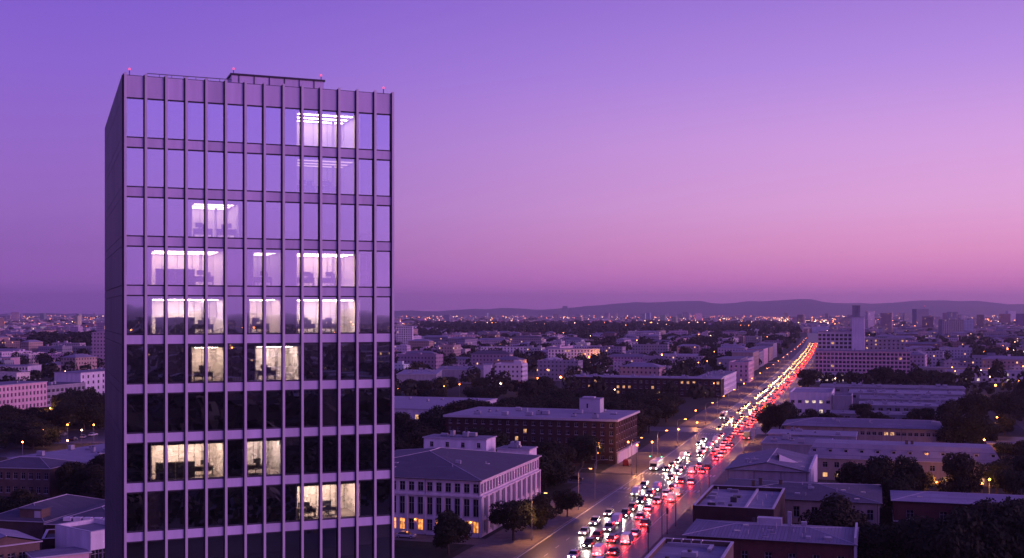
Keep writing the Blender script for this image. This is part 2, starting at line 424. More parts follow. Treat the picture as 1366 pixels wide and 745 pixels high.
# ------------------------------------------------------------------ the ground, the avenue and the pavements
def sheet(name, pts, z, m, label=None, kind='structure', parent=None):
    mb = MB([m]); mb.face([(x, y, z) for x, y in pts]); return mb.build(name, parent, kind=kind)
def ground():
    m, t, b = nt('ground_cover'); N, L = t.nodes, t.links
    g = N.new('ShaderNodeNewGeometry')
    n = N.new('ShaderNodeTexNoise'); n.inputs['Scale'].default_value = .012; n.inputs['Detail'].default_value = 9; n.inputs['Roughness'].default_value = .65
    L.new(g.outputs['Position'], n.inputs['Vector'])
    r = N.new('ShaderNodeValToRGB'); e = r.color_ramp.elements
    e[0].position = .40; e[0].color = (.012, .015, .008, 1); e[1].position = .66; e[1].color = (.05, .046, .044, 1)
    e.new(.52).color = (.02, .021, .015, 1)
    L.new(n.outputs['Fac'], r.inputs[0]); L.new(r.outputs[0], b.inputs['Base Color']); b.inputs['Roughness'].default_value = .9
    mb = MB([m]); S = 27000
    mb.face([(-S, -S, 0), (S, -S, 0), (S, S, 0), (-S, S, 0)]); mb.build('ground', kind='structure')
ground()
US = [60, 120, 180, 240, 300, 333, 357, 420, 490, 512, 580, 660, 740, 820, 900, 1000, 1100, 1200, 1300, 1400, 1500, 1600, 1700, 1800, 1900, 2000, 2150, 2300, 2500, 2800, 3200]
def ribbon(name, s0, s1, z0, z1, m, ua=60, ub=3200, gaps=(), parent=None, kerb=False):
    mb = MB([m, M['kerb']]); us = sorted({u for u in US if ua <= u <= ub} | {ua, ub})
    for a, b in zip(us, us[1:]):
        if any(g[0] - .1 <= a and b <= g[1] + .1 for g in gaps): continue
        p = [lane(s0, a), lane(s1, a), lane(s1, b), lane(s0, b)]
        mb.face([(x, y, z1) for x, y in p])
        if z1 - z0 > .05:
            for i, j in ((0, 3), (1, 2), (0, 1), (2, 3)):
                mb.face([(p[i][0], p[i][1], z0), (p[j][0], p[j][1], z0), (p[j][0], p[j][1], z1), (p[i][0], p[i][1], z1)], 1)
    return mb.build(name, parent, kind='structure')
ribbon('road', -70.7, -46, 0, .02, M['asphalt'])
GL = [(333, 357), (490, 512), (820, 840), (1200, 1220)]
ribbon('pavement', -82.5, -70.7, 0, .15, M['paving'], gaps=GL + [(300, 333)][:0], ub=2500)
ribbon('pavement', -46, -37.5, 0, .15, M['paving'], gaps=GL[1:], ub=2500)
def cross(s0, s1, u0, u1, nm='road'):
    p = [su(s0 + bend(u0), u0), su(s1 + bend(u0), u0), su(s1 + bend(u1), u1), su(s0 + bend(u1), u1)]
    sheet(nm, p, .024, M['asphalt'])
cross(-430, -70.7, 334, 356); cross(-160, -70.7, 491, 511); cross(-46, 260, 491, 511); cross(-46, 400, 1201, 1219); cross(-400, -70.7, 1201, 1219)
# painted markings: every line is one mesh of its own
def line(s, u0, u1, w=.18, dash=None, name='road_marking'):
    mb = MB([M['paint']]); u = u0
    while u < u1:
        v = min(u1, u + (dash[0] if dash else 30))
        if not (333 < u < 357 or 490 < u < 512):
            p = [lane(s - w / 2, u), lane(s + w / 2, u), lane(s + w / 2, v), lane(s - w / 2, v)]
            mb.face([(x, y, .03) for x, y in p])
        u = v + (dash[1] if dash else 0)
    mb.build(name, kind='structure')
line(-70.1, 150, 1100, .25); line(-50.6, 150, 1100, .22); line(-56.75, 150, 1100, .15); line(-56.35, 150, 1100, .15)
line(-65.3, 150, 900, .18, (3, 6)); line(-61.1, 150, 900, .16, (3, 6)); line(-53.5, 150, 900, .16, (3, 6))
for uu in (326, 358.5, 484, 513):
    mb = MB([M['paint']])
    s = -70
    while s < -47:
        p = [lane(s, uu), lane(s + .5, uu), lane(s + .5, uu + 4), lane(s, uu + 4)]; mb.face([(x, y, .032) for x, y in p]); s += 1.1
    mb.build('zebra_crossing', kind='structure')
mb = MB([M['paint']]); p = [lane(-70, 320.5), lane(-57.2, 320.5), lane(-57.2, 321), lane(-70, 321)]; mb.face([(x, y, .032) for x, y in p]); mb.build('stop_line', kind='structure')
# lawn round the classical building and the path
sheet('lawn', [su(-150, 205), su(-84.5, 205), su(-84.5, 238), su(-150, 238)], .05, M['lawn'])
sheet('path', [su(-150, 238), su(-82.5, 238), su(-82.5, 245), su(-150, 245)], .06, M['paving'])
sheet('lawn', [su(-150, 300), su(-84.5, 300), su(-84.5, 331), su(-150, 331)], .05, M['lawn'])
sheet('lawn', [su(-145, 360), su(-96, 360), su(-96, 376), su(-145, 376)], .05, M['lawn'])
sheet('parking_area', [px(58, 592), px(150, 592), px(150, 573), px(58, 575)], .05, M['asphalt'])
sheet('parking_area', [su(60, 470), su(150, 470), su(150, 620), su(60, 620)], .05, M['paving'])

# ------------------------------------------------------------------ the tower
TP = (-30.7, 92.0); TA = math.atan2(.371, .9285)
def tx(p):
    q = (p - CX) / F
    return (92 * q + 30.7) / (.9285 - .371 * q)
W_, D_ = 22.1, 29.0
HEAD = lambda k: 67.0 - 3.9 * k
TOPZ = 68.8
def tower_glass():
    m = bpy.data.materials.new('coated_glass'); m.use_nodes = True; t = m.node_tree; t.nodes.clear(); N, L = t.nodes, t.links
    o = N.new('ShaderNodeOutputMaterial'); mx = N.new('ShaderNodeMixShader')
    g = N.new('ShaderNodeBsdfGlossy'); g.inputs['Roughness'].default_value = .012; g.inputs['Color'].default_value = (.86, .93, 1, 1)
    tr = N.new('ShaderNodeBsdfTransparent'); tr.inputs[0].default_value = (.9, .88, .88, 1)
    tc = N.new('ShaderNodeTexCoord'); oi = N.new('ShaderNodeObjectInfo'); ad = N.new('ShaderNodeVectorMath')
    L.new(tc.outputs['Object'], ad.inputs[0]); L.new(oi.outputs['Location'], ad.inputs[1])
    n = N.new('ShaderNodeTexNoise'); n.inputs['Scale'].default_value = .45; n.inputs['Detail'].default_value = 1
    L.new(ad.outputs[0], n.inputs['Vector'])
    b = N.new('ShaderNodeBump'); b.inputs['Strength'].default_value = .12; b.inputs['Distance'].default_value = .02
    L.new(n.outputs['Fac'], b.inputs['Height']); L.new(b.outputs[0], g.inputs['Normal'])
    mx.inputs[0].default_value = .66
    L.new(tr.outputs[0], mx.inputs[1]); L.new(g.outputs[0], mx.inputs[2]); L.new(mx.outputs[0], o.inputs[0])
    return m
M['tglass'] = tower_glass()
M['alu'] = mat('anodised_panel', (.62, .54, .70), rough=.45, metal=.15, var=.12, scale=.5, streak=True, var2=.14)
M['fin'] = mat('bright_fin', (.66, .60, .64), rough=.4, metal=.2, var=.05)
M['finD'] = mat('dark_trim_and_recess', (.055, .045, .065), rough=.5, var=.1)
M['side'] = mat('side_cladding', (.115, .105, .12), rough=.5, metal=.2, var=.16, scale=.3, streak=True, var2=.2)
M['inner'] = mat('dark_interior', (.05, .045, .05), rough=.9, var=.2)
M['white_room'] = mat('office_paint', (.78, .73, .69), rough=.9, var=.03)
M['carpet'] = mat('office_carpet', (.30, .26, .24), rough=.95, var=.2)
M['desk'] = mat('desk_laminate', (.10, .07, .06), rough=.5, var=.15)
M['black'] = mat('black_plastic', (.015, .015, .018), rough=.45, var=.1)
M['panel_light'] = emit('ceiling_panel', (1, .86, .74), 30, True)
M['beacon'] = emit('red_beacon', (1, .08, .16), 2)

tower = empty('office_tower', (TP[0], TP[1], 0), TA, 'tall glass office tower with vertical metal fins, a few rooms lit', 'office tower')
occupy(TP, TA, W_, D_, 5)
# cladding of the three closed sides, panel by panel with open joints
def cladding(nm, along_y, x0, x1, y0, y1, out):
    mb = MB([M['side'], M['finD']])
    mb.box(x0, x1, y0, y1, 0, TOPZ, 1)
    L_ = (y1 - y0) if along_y else (x1 - x0); n = 6; st = L_ / n
    zz = [0]
    for k in range(17, -1, -1):
        zz += [HEAD(k) - 3.1, HEAD(k)] if HEAD(k) - 3.1 > 0 else []
    zz.append(TOPZ)
    for a, b in zip(zz, zz[1:]):
        for i in range(n):
            lo, hi = i * st + .012, (i + 1) * st - .012
            if along_y: mb.box(min(x0 + out, x0 + out * 0) if out < 0 else x1, x0 if out < 0 else x1 + out, y0 + lo, y0 + hi, a + .02, b - .02)
            else: mb.box(x0 + lo, x0 + hi, y1, y1 + out, a + .02, b - .02)
    mb.build(nm, tower)
cladding('side_wall', True, .1, .3, .1, D_ - .3, -.1)
cladding('side_wall', True, W_ - .3, W_ - .1, .1, D_ - .3, .1)
cladding('rear_wall', False, .3, W_ - .3, D_ - .4, D_ - .3, .1)
NB = 14; BW = (W_ - .3) / NB
for k in range(0, 18):
    zt = TOPZ if k == 0 else HEAD(k - 1) - 3.1
    mb = MB([M['alu'], M['finD']])
    for i in range(NB): mb.box(.16 + i * BW, .14 + (i + 1) * BW, rnd.uniform(0, .012), .14, HEAD(k) + .05, zt - .05)
    mb.box(.1, W_ - .1, .03, .13, HEAD(k), HEAD(k) + .05, 1); mb.box(.1, W_ - .1, .03, .13, zt - .05, zt, 1)
    mb.build('spandrel', tower)
    if k < 17:
        mb = MB([M['inner']]); mb.box(.3, W_ - .3, .16, D_ - .4, HEAD(k) + .06, (HEAD(k - 1) - 3.12) if k else HEAD(0) + .7); mb.build('floor_slab', tower)
mb = MB([M['alu']]); mb.box(.1, W_ - .1, 0, .14, 0, HEAD(17)); mb.build('plinth', tower)
for i in range(NB + 1):
    x = .15 + i * BW
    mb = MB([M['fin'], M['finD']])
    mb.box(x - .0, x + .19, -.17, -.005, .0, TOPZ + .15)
    mb.box(x - .10, x - .0, -.08, -.004, .0, TOPZ + .05, 1)  # dark strip stands in for the shaded recess beside the fin
    
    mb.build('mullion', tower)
# panes
pw = BW - .02
def pane_mesh():
    mb = MB([M['tglass'], M['finD']])
    mb.face([(0, .10, 0), (pw, .10, 0), (pw, .10, 3.1), (0, .10, 3.1)])
    mb.box(0, pw, .05, .12, 0, .06, 1); mb.box(0, pw, .05, .12, 3.04, 3.1, 1)
    return mb
pm = pane_mesh().mesh('window')
rest = MB([M['tglass'], M['finD']])
for k in range(17):
    for i in range(NB):
        if k < 7: link('window', pm, tower, (.16 + i * BW, 0, HEAD(k) - 3.1)).rotation_euler = (radians(rnd.gauss(0, .10)), 0, radians(rnd.gauss(0, .14)))
        else:
            n = len(rest.v); rest.v.extend((v.co.x + .16 + i * BW, v.co.y, v.co.z + HEAD(k) - 3.1) for v in pm.vertices)
            for p in pm.polygons: rest.f.append(tuple(n + j for j in p.vertices)); rest.mi.append(p.material_index)
rest.build('window', tower, kind='stuff')
M['blind'] = mat('blind_fabric', (.20, .19, .20), rough=.9, var=.1)
rb_ = random.Random(4)
for k in range(10):
    for i in range(NB):
        if rb_.random() < .2 and not any(a_ == k and b_ - 1.6 < .16 + i * BW < c_ for a_, b_, c_ in ((0, 13.9, 19.2), (1, 13.9, 19.2), (2, 5.4, 9.1), (3, 2.2, 7.9), (3, 10.3, 12.6), (3, 13.9, 19.2), (4, 2.2, 7.9), (4, 10, 12.5), (4, 13.9, 19.2), (5, 5.4, 7.9), (5, 10.5, 14), (7, 9.7, 12.5), (8, 13.9, 19.2))):
            dz = rb_.choice([.7, 1.1, 1.6, 2.4, 3.0]); mb = MB([M['blind']])
            n_ = 12 if rb_.random() < .4 else 1; ww_ = (BW - .2) / n_
            for q in range(n_): mb.box(.24 + i * BW + q * ww_, .24 + i * BW + (q + .8 if n_ > 1 else 1) * ww_, .2, .215, HEAD(k) - dz, HEAD(k) - .02)
            mb.build('blind', tower)
mb = MB([M['inner']]); mb.box(.3, W_ - .3, 7.5, 7.7, 0, HEAD(0)); mb.build('core_wall', tower)
mb = MB([M['inner'], M['white_room'], M['carpet']])
# roof: slab, parapet, plant room, railing, obstruction lights
mb = MB([M['roof_dark'], M['alu']]); mb.box(.3, W_ - .3, .14, D_ - .4, TOPZ - .5, TOPZ - .3)
mb.build('roof', tower)
mb = MB([M['alu'], M['finD']]); px0, px1 = 9.2, 17.2
mb.box(px0, px1, 5, 12, TOPZ - .3, 70.4); mb.box(px0 - .1, px1 + .1, 4.9, 12.1, 70.4, 70.55, 1)
for i in range(6): mb.box(px0 + 1.3 * i + .6, px0 + 1.3 * i + .66, 4.94, 5, TOPZ - .3, 70.4, 1)
mb.build('plant_room', tower)
mb = MB([M['pole']])
for i in range(8): mb.tube((2 + i * .95, 1.2, TOPZ - .3), (2 + i * .95, 1.2, TOPZ + .45), .03, .03, 5)
mb.tube((2, 1.2, TOPZ + .45), (8.65, 1.2, TOPZ + .45), .035, .035, 5); mb.tube((2, 1.2, TOPZ + .15), (8.65, 1.2, TOPZ + .15), .025, .025, 5)
mb.build('railing', tower)
for (bx, by, bz) in ((.6, .6, TOPZ + .5), (9.4, 5.2, 70.9), (17.0, 5.2, 70.9), (21.4, .6, TOPZ + .5)):
    mb = MB([M['pole'], M['beacon']]); mb.tube((bx, by, bz - .75), (bx, by, bz), .05, .04, 6); mb.tube((bx, by, bz), (bx, by, bz + .16), .07, .06, 10, 1)
    mb.build('beacon', tower)

# lit rooms: floor k, from x0 to x1 (m along the front)
rooms = [(0, 13.9, 19.2, 1.0), (1, 13.9, 19.2, .05), (2, 5.4, 9.1, .45), (3, tx(203), 7.85, .75), (3, 10.3, 12.6, .22), (3, 13.9, 19.2, .7),
         (4, tx(203), 7.85, 1), (4, 10.0, 12.5, 1), (4, 13.9, 19.2, 1), (5, 5.4, 7.85, .9), (5, 10.5, 14.0, .9),
         (7, tx(203), 7.85, 1), (7, 9.7, 12.5, .9), (8, 13.9, 19.2, 1)]
FLN_OLD = {0: 'on the topmost floor', 1: 'on the second floor from the top', 2: 'on the third floor from the top', 3: 'on the fourth floor from the top', 4: 'on the fifth floor from the top',
       5: 'on the sixth floor from the top', 7: 'on the eighth floor from the top', 8: 'on the ninth floor from the top'}
FLN = {0: 'top floor', 1: 'second floor down', 2: 'third floor down', 3: 'fourth floor down', 4: 'fifth floor down', 5: 'sixth floor down', 7: 'eighth floor down', 8: 'ninth floor down'}
def tl(x, y, z): # tower local -> world
    c, s_ = cos(TA), sin(TA); return (TP[0] + x * c - y * s_, TP[1] + x * s_ + y * c, z)
# furniture prototypes
def make_desk():
    r = empty('office_desk', (0, 0, 0), TA, 'desk', 'desk')
    mb = MB([M['desk']]); mb.box(-.8, .8, -.4, .4, .71, .75); mb.build('desk_top', r)
    for sx in (-.74, .7): mb = MB([M['black']]); mb.box(sx, sx + .04, -.35, .35, 0, .71); mb.build('leg', r)
    mb = MB([M['desk']]); mb.box(-.7, .7, .3, .33, .3, .71); mb.build('modesty_panel', r)
    return r
def make_chair():
    r = empty('office_chair', (0, 0, 0), TA, 'chair', 'office chair')
    mb = MB([M['black']]); mb.box(-.25, .25, -.25, .25, .44, .52); mb.build('seat', r)
    mb = MB([M['black']]); mb.box(-.23, .23, .24, .30, .58, 1.08); mb.box(-.04, .04, .26, .30, .46, .6); mb.build('backrest', r)
    mb = MB([M['black']]); mb.tube((0, 0, .1), (0, 0, .44), .035, .035, 6)
    for i in range(5):
        a = i * 2 * pi / 5; mb.tube((0, 0, .1), (.3 * cos(a), .3 * sin(a), .05), .03, .02, 5); mb.ico((.3 * cos(a), .3 * sin(a), .045), .04)
    mb.build('swivel_base', r); return r
def make_monitor():
    r = empty('computer_monitor', (0, 0, 0), TA, 'monitor', 'monitor')
    mb = MB([M['black']]); mb.box(-.3, .3, -.02, .02, .12, .5); mb.build('screen', r)
    mb = MB([M['black']]); mb.box(-.1, .1, -.08, .08, 0, .015); mb.box(-.03, .03, -.015, .015, .015, .2); mb.build('stand', r); return r
def make_cab():
    r = empty('filing_cabinet', (0, 0, 0), TA, 'cabinet', 'cabinet')
    mb = MB([M['desk']]); mb.box(-.75, .75, -.22, .22, 0, 1.3); mb.build('cabinet_body', r)
    for i in (-1, 1): mb = MB([M['black']]); mb.box(i * .37 - .34, i * .37 + .34, -.245, -.223, .06, 1.25); mb.build('door', r)
    return r
PR = {}
def furn(kind, fn, x, y, z, da, label, group):
    loc = tl(x, y, z)
    if kind not in PR:
        r = PR[kind] = fn(); r.location = loc; r.rotation_euler = (0, 0, TA + da); r['label'] = label; r['group'] = group; KIDS[r.name] = [o for o in COL.objects if o.parent == r]
        return r
    return copy_thing(PR[kind], loc, TA + da, label, group)
panelmats = {}
for ri, (k, x0, x1, lvl) in enumerate(rooms):
    z0, z1 = HEAD(k) - 3.05, HEAD(k) - (.28 if k >= 2 else .15); dp = 4.6 if k >= 4 else 5.8
    y0 = .45
    mb = MB([M['white_room'], M['carpet'], M['inner'], M['winframe']])
    mb.face([(x0, y0, z0), (x0, dp, z0), (x0, dp, z1), (x0, y0, z1)]); mb.face([(x1, y0, z0), (x1, dp, z0), (x1, dp, z1), (x1, y0, z1)])
    mb.face([(x0, dp, z0), (x1, dp, z0), (x1, dp, z1), (x0, dp, z1)]); mb.face([(x0, y0, z1), (x1, y0, z1), (x1, dp, z1), (x0, dp, z1)])
    mb.face([(x0, y0, z0 + .01), (x1, y0, z0 + .01), (x1, dp, z0 + .01), (x0, dp, z0 + .01)], 1)
    # outer skin so the light stays in, wall panel joints, door frame
    mb.face([(x0 - .08, y0, z0), (x0 - .08, dp + .08, z0), (x0 - .08, dp + .08, HEAD(k) + .05), (x0 - .08, y0, HEAD(k) + .05)], 2)
    mb.face([(x1 + .08, y0, z0), (x1 + .08, dp + .08, z0), (x1 + .08, dp + .08, HEAD(k) + .05), (x1 + .08, y0, HEAD(k) + .05)], 2)
    mb.face([(x0 - .08, dp + .08, z0), (x1 + .08, dp + .08, z0), (x1 + .08, dp + .08, HEAD(k) + .05), (x0 - .08, dp + .08, HEAD(k) + .05)], 2)
    mb.box(x0 - .1, x0, y0 - .08, y0, z0, z1 + .04, 0); mb.box(x1, x1 + .1, y0 - .08, y0, z0, z1 + .04, 0)
    mb.box(x0, x1, y0 - .08, y0, z1, HEAD(k) + .04, 2)
    nx = int((x1 - x0) / 1.25)
    for i in range(1, nx + 1):
        xx = x0 + i * 1.25
        if xx < x1 - .2: mb.box(xx, xx + .035, dp - .03, dp - .003, z0 + .02, z1 - .02, 2)
    if x1 - x0 > 2.6: mb.box(x1 - 1.35, x1 - 1.15, dp - 1.2, dp - 1.0, z0 + .02, z1 - .02, 3)
    mb.build('room_lining', tower)
    key = round(lvl * (.5 if k == 0 else (1.75 if k > 4 else (1.4 if k == 4 else .8))), 2) + (.01 if ri % 2 else 0)
    if key not in panelmats: panelmats[key] = emit('ceiling_panel_%d' % len(panelmats), ((1, .71, .58) if ri % 2 else (1, .75, .68)), 34 * key, True)
    for yy in (1.3, 3.2, 4.9):
        if yy > dp - .4: continue
        mb = MB([panelmats[key]]); mb.box(x0 + .3, x1 - .3, yy, yy + .42, z1 - .05, z1 - .012); mb.build('ceiling_light', tower)
    # furniture
    zf = z0 + .015
    where = FLN[k]; sidew = 'dark side wall end' if x1 < 9.5 else ('middle bays' if x1 < 14.2 else 'avenue end')
    g = 'tower furniture, %s, %s' % (where, sidew)
    if k == 0: continue
    n = 0; xx = x0 + 1.0
    if k in (3, 4, 7) and x1 < 9:
        furn('cab', make_cab, xx + .1, 1.1, zf, 0, 'dark low cabinet in a lit tower room, %s, %s' % (where, sidew), g); furn('cab', make_cab, xx + 1.65, 1.15, zf, 0, 'dark low cabinet in a lit tower room, %s, %s' % (where, sidew), g); xx += 3.2
    while xx < x1 - .8:
        dy = U(.9, 1.6)
        furn('desk', make_desk, xx, dy + .4, zf, 0, 'dark office desk in a lit tower room, %s, %s' % (where, sidew), g)
        furn('monitor', make_monitor, xx + U(-.3, .3), dy + .4, zf + .752, U(-.4, .4) + pi, 'black monitor in a lit tower room, %s, %s' % (where, sidew), g)
        furn('chair', make_chair, xx + U(-.2, .2), dy - .3, zf, U(-.8, .8) + pi, 'black swivel chair in a lit tower room, %s, %s' % (where, sidew), g)
        if k == 8 or k == 4: furn('chair', make_chair, xx + U(-.2, .2), dy + 1.2, zf, U(-.8, .8), 'black swivel chair in a lit tower room, %s, %s' % (where, sidew), g)
        xx += 1.85

# ------------------------------------------------------------------ explicit buildings
A = -RA
# classical stone building
def classical_extra(root, w, dep, h, top):
    mb = MB([M['stone']])   # pilasters
    for i in range(10):
        x = w * i / 9.0; mb.box(x - .32, x + .32, -.4, -.002, .3, 8.9)
    mb.build('pilasters', root)
    mb = MB([M['stone']])
    for i in range(12):
        y = dep * i / 11.0; mb.box(w + .002, w + .4, y - .32, y + .32, .3, 8.9)
    mb.build('pilasters', root)
    for i in range(9):   # arcade lamps over the ground floor windows
        if i in (0, 2, 3, 5, 8):
            x = w * (i + .5) / 9
            mb = MB([M['pole'], M['lampglow']]); mb.box(x - .12, x + .12, -.4, -.02, 3.55, 3.62); mb.ico((x, -.35, 3.4), .2, 1); mb.build('wall_lamp', root)
M['lampglow'] = emit('warm_lamp', (1, .30, .05), 16)
c0 = su(-84.2, 246)
def place(s0, u0): return su(s0, u0)
building('classical_building', 'pale stone classical building with grey hip roof and glowing ground-floor windows', 'building', su(-124, 246), A, 39.8, 47, 12.6,
         'stone', 'slate', 'hip', 3.6, front=(18, [(.9, 3.5), (4.5, 8.5), (9.8, 11.9)], 1.4), right=(22, [(.9, 3.5), (4.5, 8.5), (9.8, 11.9)], 1.3), near=7, lit=.01, over=.6,
         glow_rows=(), band=(8.95, 3.55), extras=classical_extra, fasc_mat='stone')
# warm glow: ground-floor windows on the near side
def glow_windows():
    r = bpy.data.objects['classical_building']
    lst = [o for o in COL.objects if o.parent == r and o.name.startswith('window') and abs(o.location.z - .9) < .01 and o.location.y < 1 and o.location.x > 8]
    for o in lst:
        if rnd.random() < .75: o.data = window_mesh(1.4, 2.6, 'glow')
glow_windows()
building('rooftop_annexe', 'pale flat-roofed block rising behind the classical building hip roof', 'building', su(-125, 268), A, 22, 14, 14.2, 'plaster_white', 'roof_mid', 'flat', units=5, front=(7, [(11, 12.6)], 1.0)) if False else None
def annexe(s0, u0, w, d, h, lab, wall='plaster_white'):
    building('roof_pavilion', lab, 'building', su(s0, u0), A, w, d, h, wall, 'roof_mid', 'flat', units=3, front=(4, [(h - 2.3, h - .9)], 1.1), lit=0, over=.3)
OCC.clear(); occupy(TP, TA, W_, D_, 5); occupy(su(-124, 246), A, 39.8, 47)
annexe(-118, 297, 18, 8, 16.0, 'tall pale box behind the classical building, beside the tower edge')
annexe(-97, 297, 9, 7, 13.6, 'small pale box with a bright end wall behind the classical building')

def brick_extra(root, w, dep, h, top):
    mb = MB([M['fascia'], M['roof_light'], M['glass']]); x = w * .70; y = dep * .62
    mb.box(x, x + 7.4, y, y + 6, top, top + 4.8); mb.box(x - .12, x + 7.5, y - .12, y + 6.1, top + 4.8, top + 5.0, 1); mb.box(x + 2.6, x + 3.1, y - .03, y - .002, top + 1.6, top + 3.2, 2)
    mb.box(x + .8, x + 5, y + 1, y + 4, top + 5.0, top + 5.5, 0)
    mb.build('lift_housing', root)
    mb = MB([M['stone']]); mb.box(w + .01, w + .5, 2, dep - 1, 0, 3.6); mb.box(w + .01, w + 1.1, 1.5, dep - .5, 3.6, 3.9); mb.build('shopfront', root)
    for i in (w - 6, w - 13, w - 15):
        mb = MB([M['pole'], M['lampglow']]); mb.box(i - .1, i + .1, -.35, -.02, 3.9, 3.98); mb.ico((i, -.4, 3.7), .26, 1); mb.build('wall_lamp', root)
building('brick_block', 'long dark brick block with pale roof edge and small paired windows', 'building', su(-142, 378.5), A, 59.6, 36, 14.2,
         'brick', 'roof_light', 'flat', front=(20, [(1.4, 2.8), (4.1, 5.6), (6.8, 8.3), (9.4, 10.9), (12.1, 13.5)], 1.2), right=(9, [(4.6, 6.1), (7.2, 8.7), (9.8, 11.3), (12.1, 13.5)], 1.2),
         lit=.05, units=9, fascia=.45, over=.9, extras=brick_extra)
building('low_hall', 'long low hall with a pale end wall and purple-grey roof beside the tower', 'building', su(-262, 465), A, 88, 67, 8.6, 'plaster_white', 'roof_light', 'flat',
         front=(22, [(4.6, 6.6)], 1.6), right=(16, [(4.3, 6.9)], 1.3), lit=.04, units=14, fascia=.3)
building('terrace_block', 'long dark three-storey block across the park with several warm windows', 'apartment block', su(-180, 695), A, 92, 15, 11, 'brick', 'roof_light', 'flat',
         front=(26, [(1.4, 3.0), (4.6, 6.2), (7.9, 9.5)], 1.6), lit=.2, units=10, fascia=.3, over=.7)
building('terrace_block', 'pale end block of the long terrace, its side wall facing the avenue', 'apartment block', su(-104, 711), A, 15, 72, 11.2, 'plaster_white', 'roof_mid', 'flat',
         right=(14, [(1.4, 3.0), (4.6, 6.2), (7.9, 9.5)], 1.5), units=4, lit=.05, fascia=.2)
building('corner_block', 'tall pale corner block standing by the avenue past the terrace', 'apartment block', su(-102, 850), A, 14, 40, 14, 'plaster_pink', 'roof_mid', 'parapet',
         front=(4, rows(4, 1.3, 3.2, 1.6), 1.3), right=(10, rows(4, 1.3, 3.2, 1.6), 1.3), lit=.05, units=2)
for i, (ua, ww, hh, wl) in enumerate(((900, 18, 15, 'grey_wall'), (960, 16, 13, 'plaster_white'), (1020, 18, 16, 'cream'), (1090, 15, 14, 'grey_wall'), (1150, 16, 15, 'plaster_pink'), (1240, 18, 14, 'cream'), (1320, 16, 16, 'grey_wall'))):
    building('corner_block', 'street block in the row lining the tower side of the avenue', 'apartment block', su(-89 - ww + bend(ua) - 2, ua), A, ww, 50, hh, wl, 'roof_mid', 'flat',
             front=(4, rows(4, 1.3, 3.2, 1.6), 1.3), right=(6, rows(4, 1.3, 3.2, 1.6), 1.4), lit=.12, group='blocks lining the tower side of the avenue')
# right of the avenue
def duct_extra(root, w, dep, h, top):
    for i in range(4):
        mb = MB([M['metal']]); x = 1.5 + i * 1.6; mb.tube((x, dep - 1, top), (x, dep - 1, top + .9), .12, .12, 8); mb.tube((x, dep - 1, top + .9), (x + .3, dep - 1.3, top + 1.0), .12, .12, 8); mb.build('vent_pipe', root)
    mb = MB([M['metal']]); mb.box(1, w - 3.5, dep - 2.6, dep - 2.2, top + .3, top + .6); mb.box(w - 3.5, w - 2.9, dep - 6, dep - 2.2, top + .25, top + .6); mb.build('duct', root)
building('flat_roof_shop', 'flat light-roofed shop block with rooftop pipes, nearest below the avenue', 'shop', su(-34, 150), A, 11.5, 44, 11.6, 'tan_brick', 'roof_light', 'parapet', units=4, extras=duct_extra)
def hip_extra(root, w, dep, h, top):
    mb = MB([M['metal'], M['fascia']]); mb.box(12, 16.5, 8, 10, top + .6, top + 2.4, 1); mb.box(17.5, 18.2, 9, 9.7, top + .8, top + 3.6); mb.box(20, 21, 8.6, 9.6, top + .8, top + 1.9); mb.build('roof_unit', root)
    mb = MB([M['glass'], M['metal']]); mb.box(8.2, 9.4, 3.0, 4.0, top + .38, top + .66, 1); mb.box(8.3, 9.3, 3.1, 3.9, top + .66, top + .68, 0); mb.build('skylight', root)
    mb = MB([M['fascia']]); mb.box(w + .1, w + .5, -.2, dep, 0, h + 1.3); mb.build('end_wall', root)
building('long_brick_house', 'red brick building under a wide seamed violet-grey hip roof', 'building', su(-33.5, 215), A, 29.5, 16, 9.0, 'brick2', 'seamed', 'hip', 1.1,
         front=(7, [(1, 2.7), (4.9, 6.9)], 1.3), near=16, lit=.0, over=.7, extras=hip_extra)
def clutter(root, w, dep, h, top):
    for i in range(12):
        x, y = U(.8, w * .45), U(2, dep - 2); a, b, c = U(.5, 1.8), U(.5, 1.8), U(.3, 1.1)
        mb = MB([M[rnd.choice(['metal', 'dark_metal', 'roof_mid'])]]); mb.box(x, x + a, y, y + b, top, top + c); mb.build('roof_unit', root)
    for i in range(5):
        x, y = U(1, w - 1), U(2, dep - 2); mb = MB([M['metal']]); mb.tube((x, y, top), (x, y, top + U(.6, 1.5)), .14, .14, 8); mb.build('vent_pipe', root)
    mb = MB([M['fascia'], M['dark_metal']]); mb.box(w * .62, w * .62 + .4, .4, dep - .4, top, top + .5); mb.build('roof_upstand', root)
building('cluttered_roof_shop', 'dark-walled shop with pale roof covered in vents and air units', 'shop', su(-35.5, 236), A, 16, 29, 10.4, 'brick', 'roof_light', 'parapet', extras=clutter)
building('slate_house', 'cream building with dark slate roof behind the cluttered roof shop', 'building', su(-35, 268.5), A, 35.5, 28, 8.2, 'cream', 'slate', 'hip', 1.7,
         front=(9, [(1, 3), (4.4, 6.8)], 1.4), near=18, lit=.0, units=3, over=.6)
def gable_extra(root, w, dep, h, top):
    mb = MB([M['fascia']]); mb.face([(w * .55, dep * .5, top + 1.9), (w * .85, dep * .35, top + .9), (w * .62, dep * .25, top + 3.3), (w * .55, dep * .45, top + 3.2)]); mb.face([(w * .62, dep * .25, top + 3.3), (w * .85, dep * .35, top + .9), (w * .62, dep * .22, top + 1.2)]); mb.build('dormer_gable', root)
    mb = MB([M['plaster_white']]); mb.box(w + .05, w + .7, 0, dep, 0, h + 1.0); mb.build('party_wall', root)
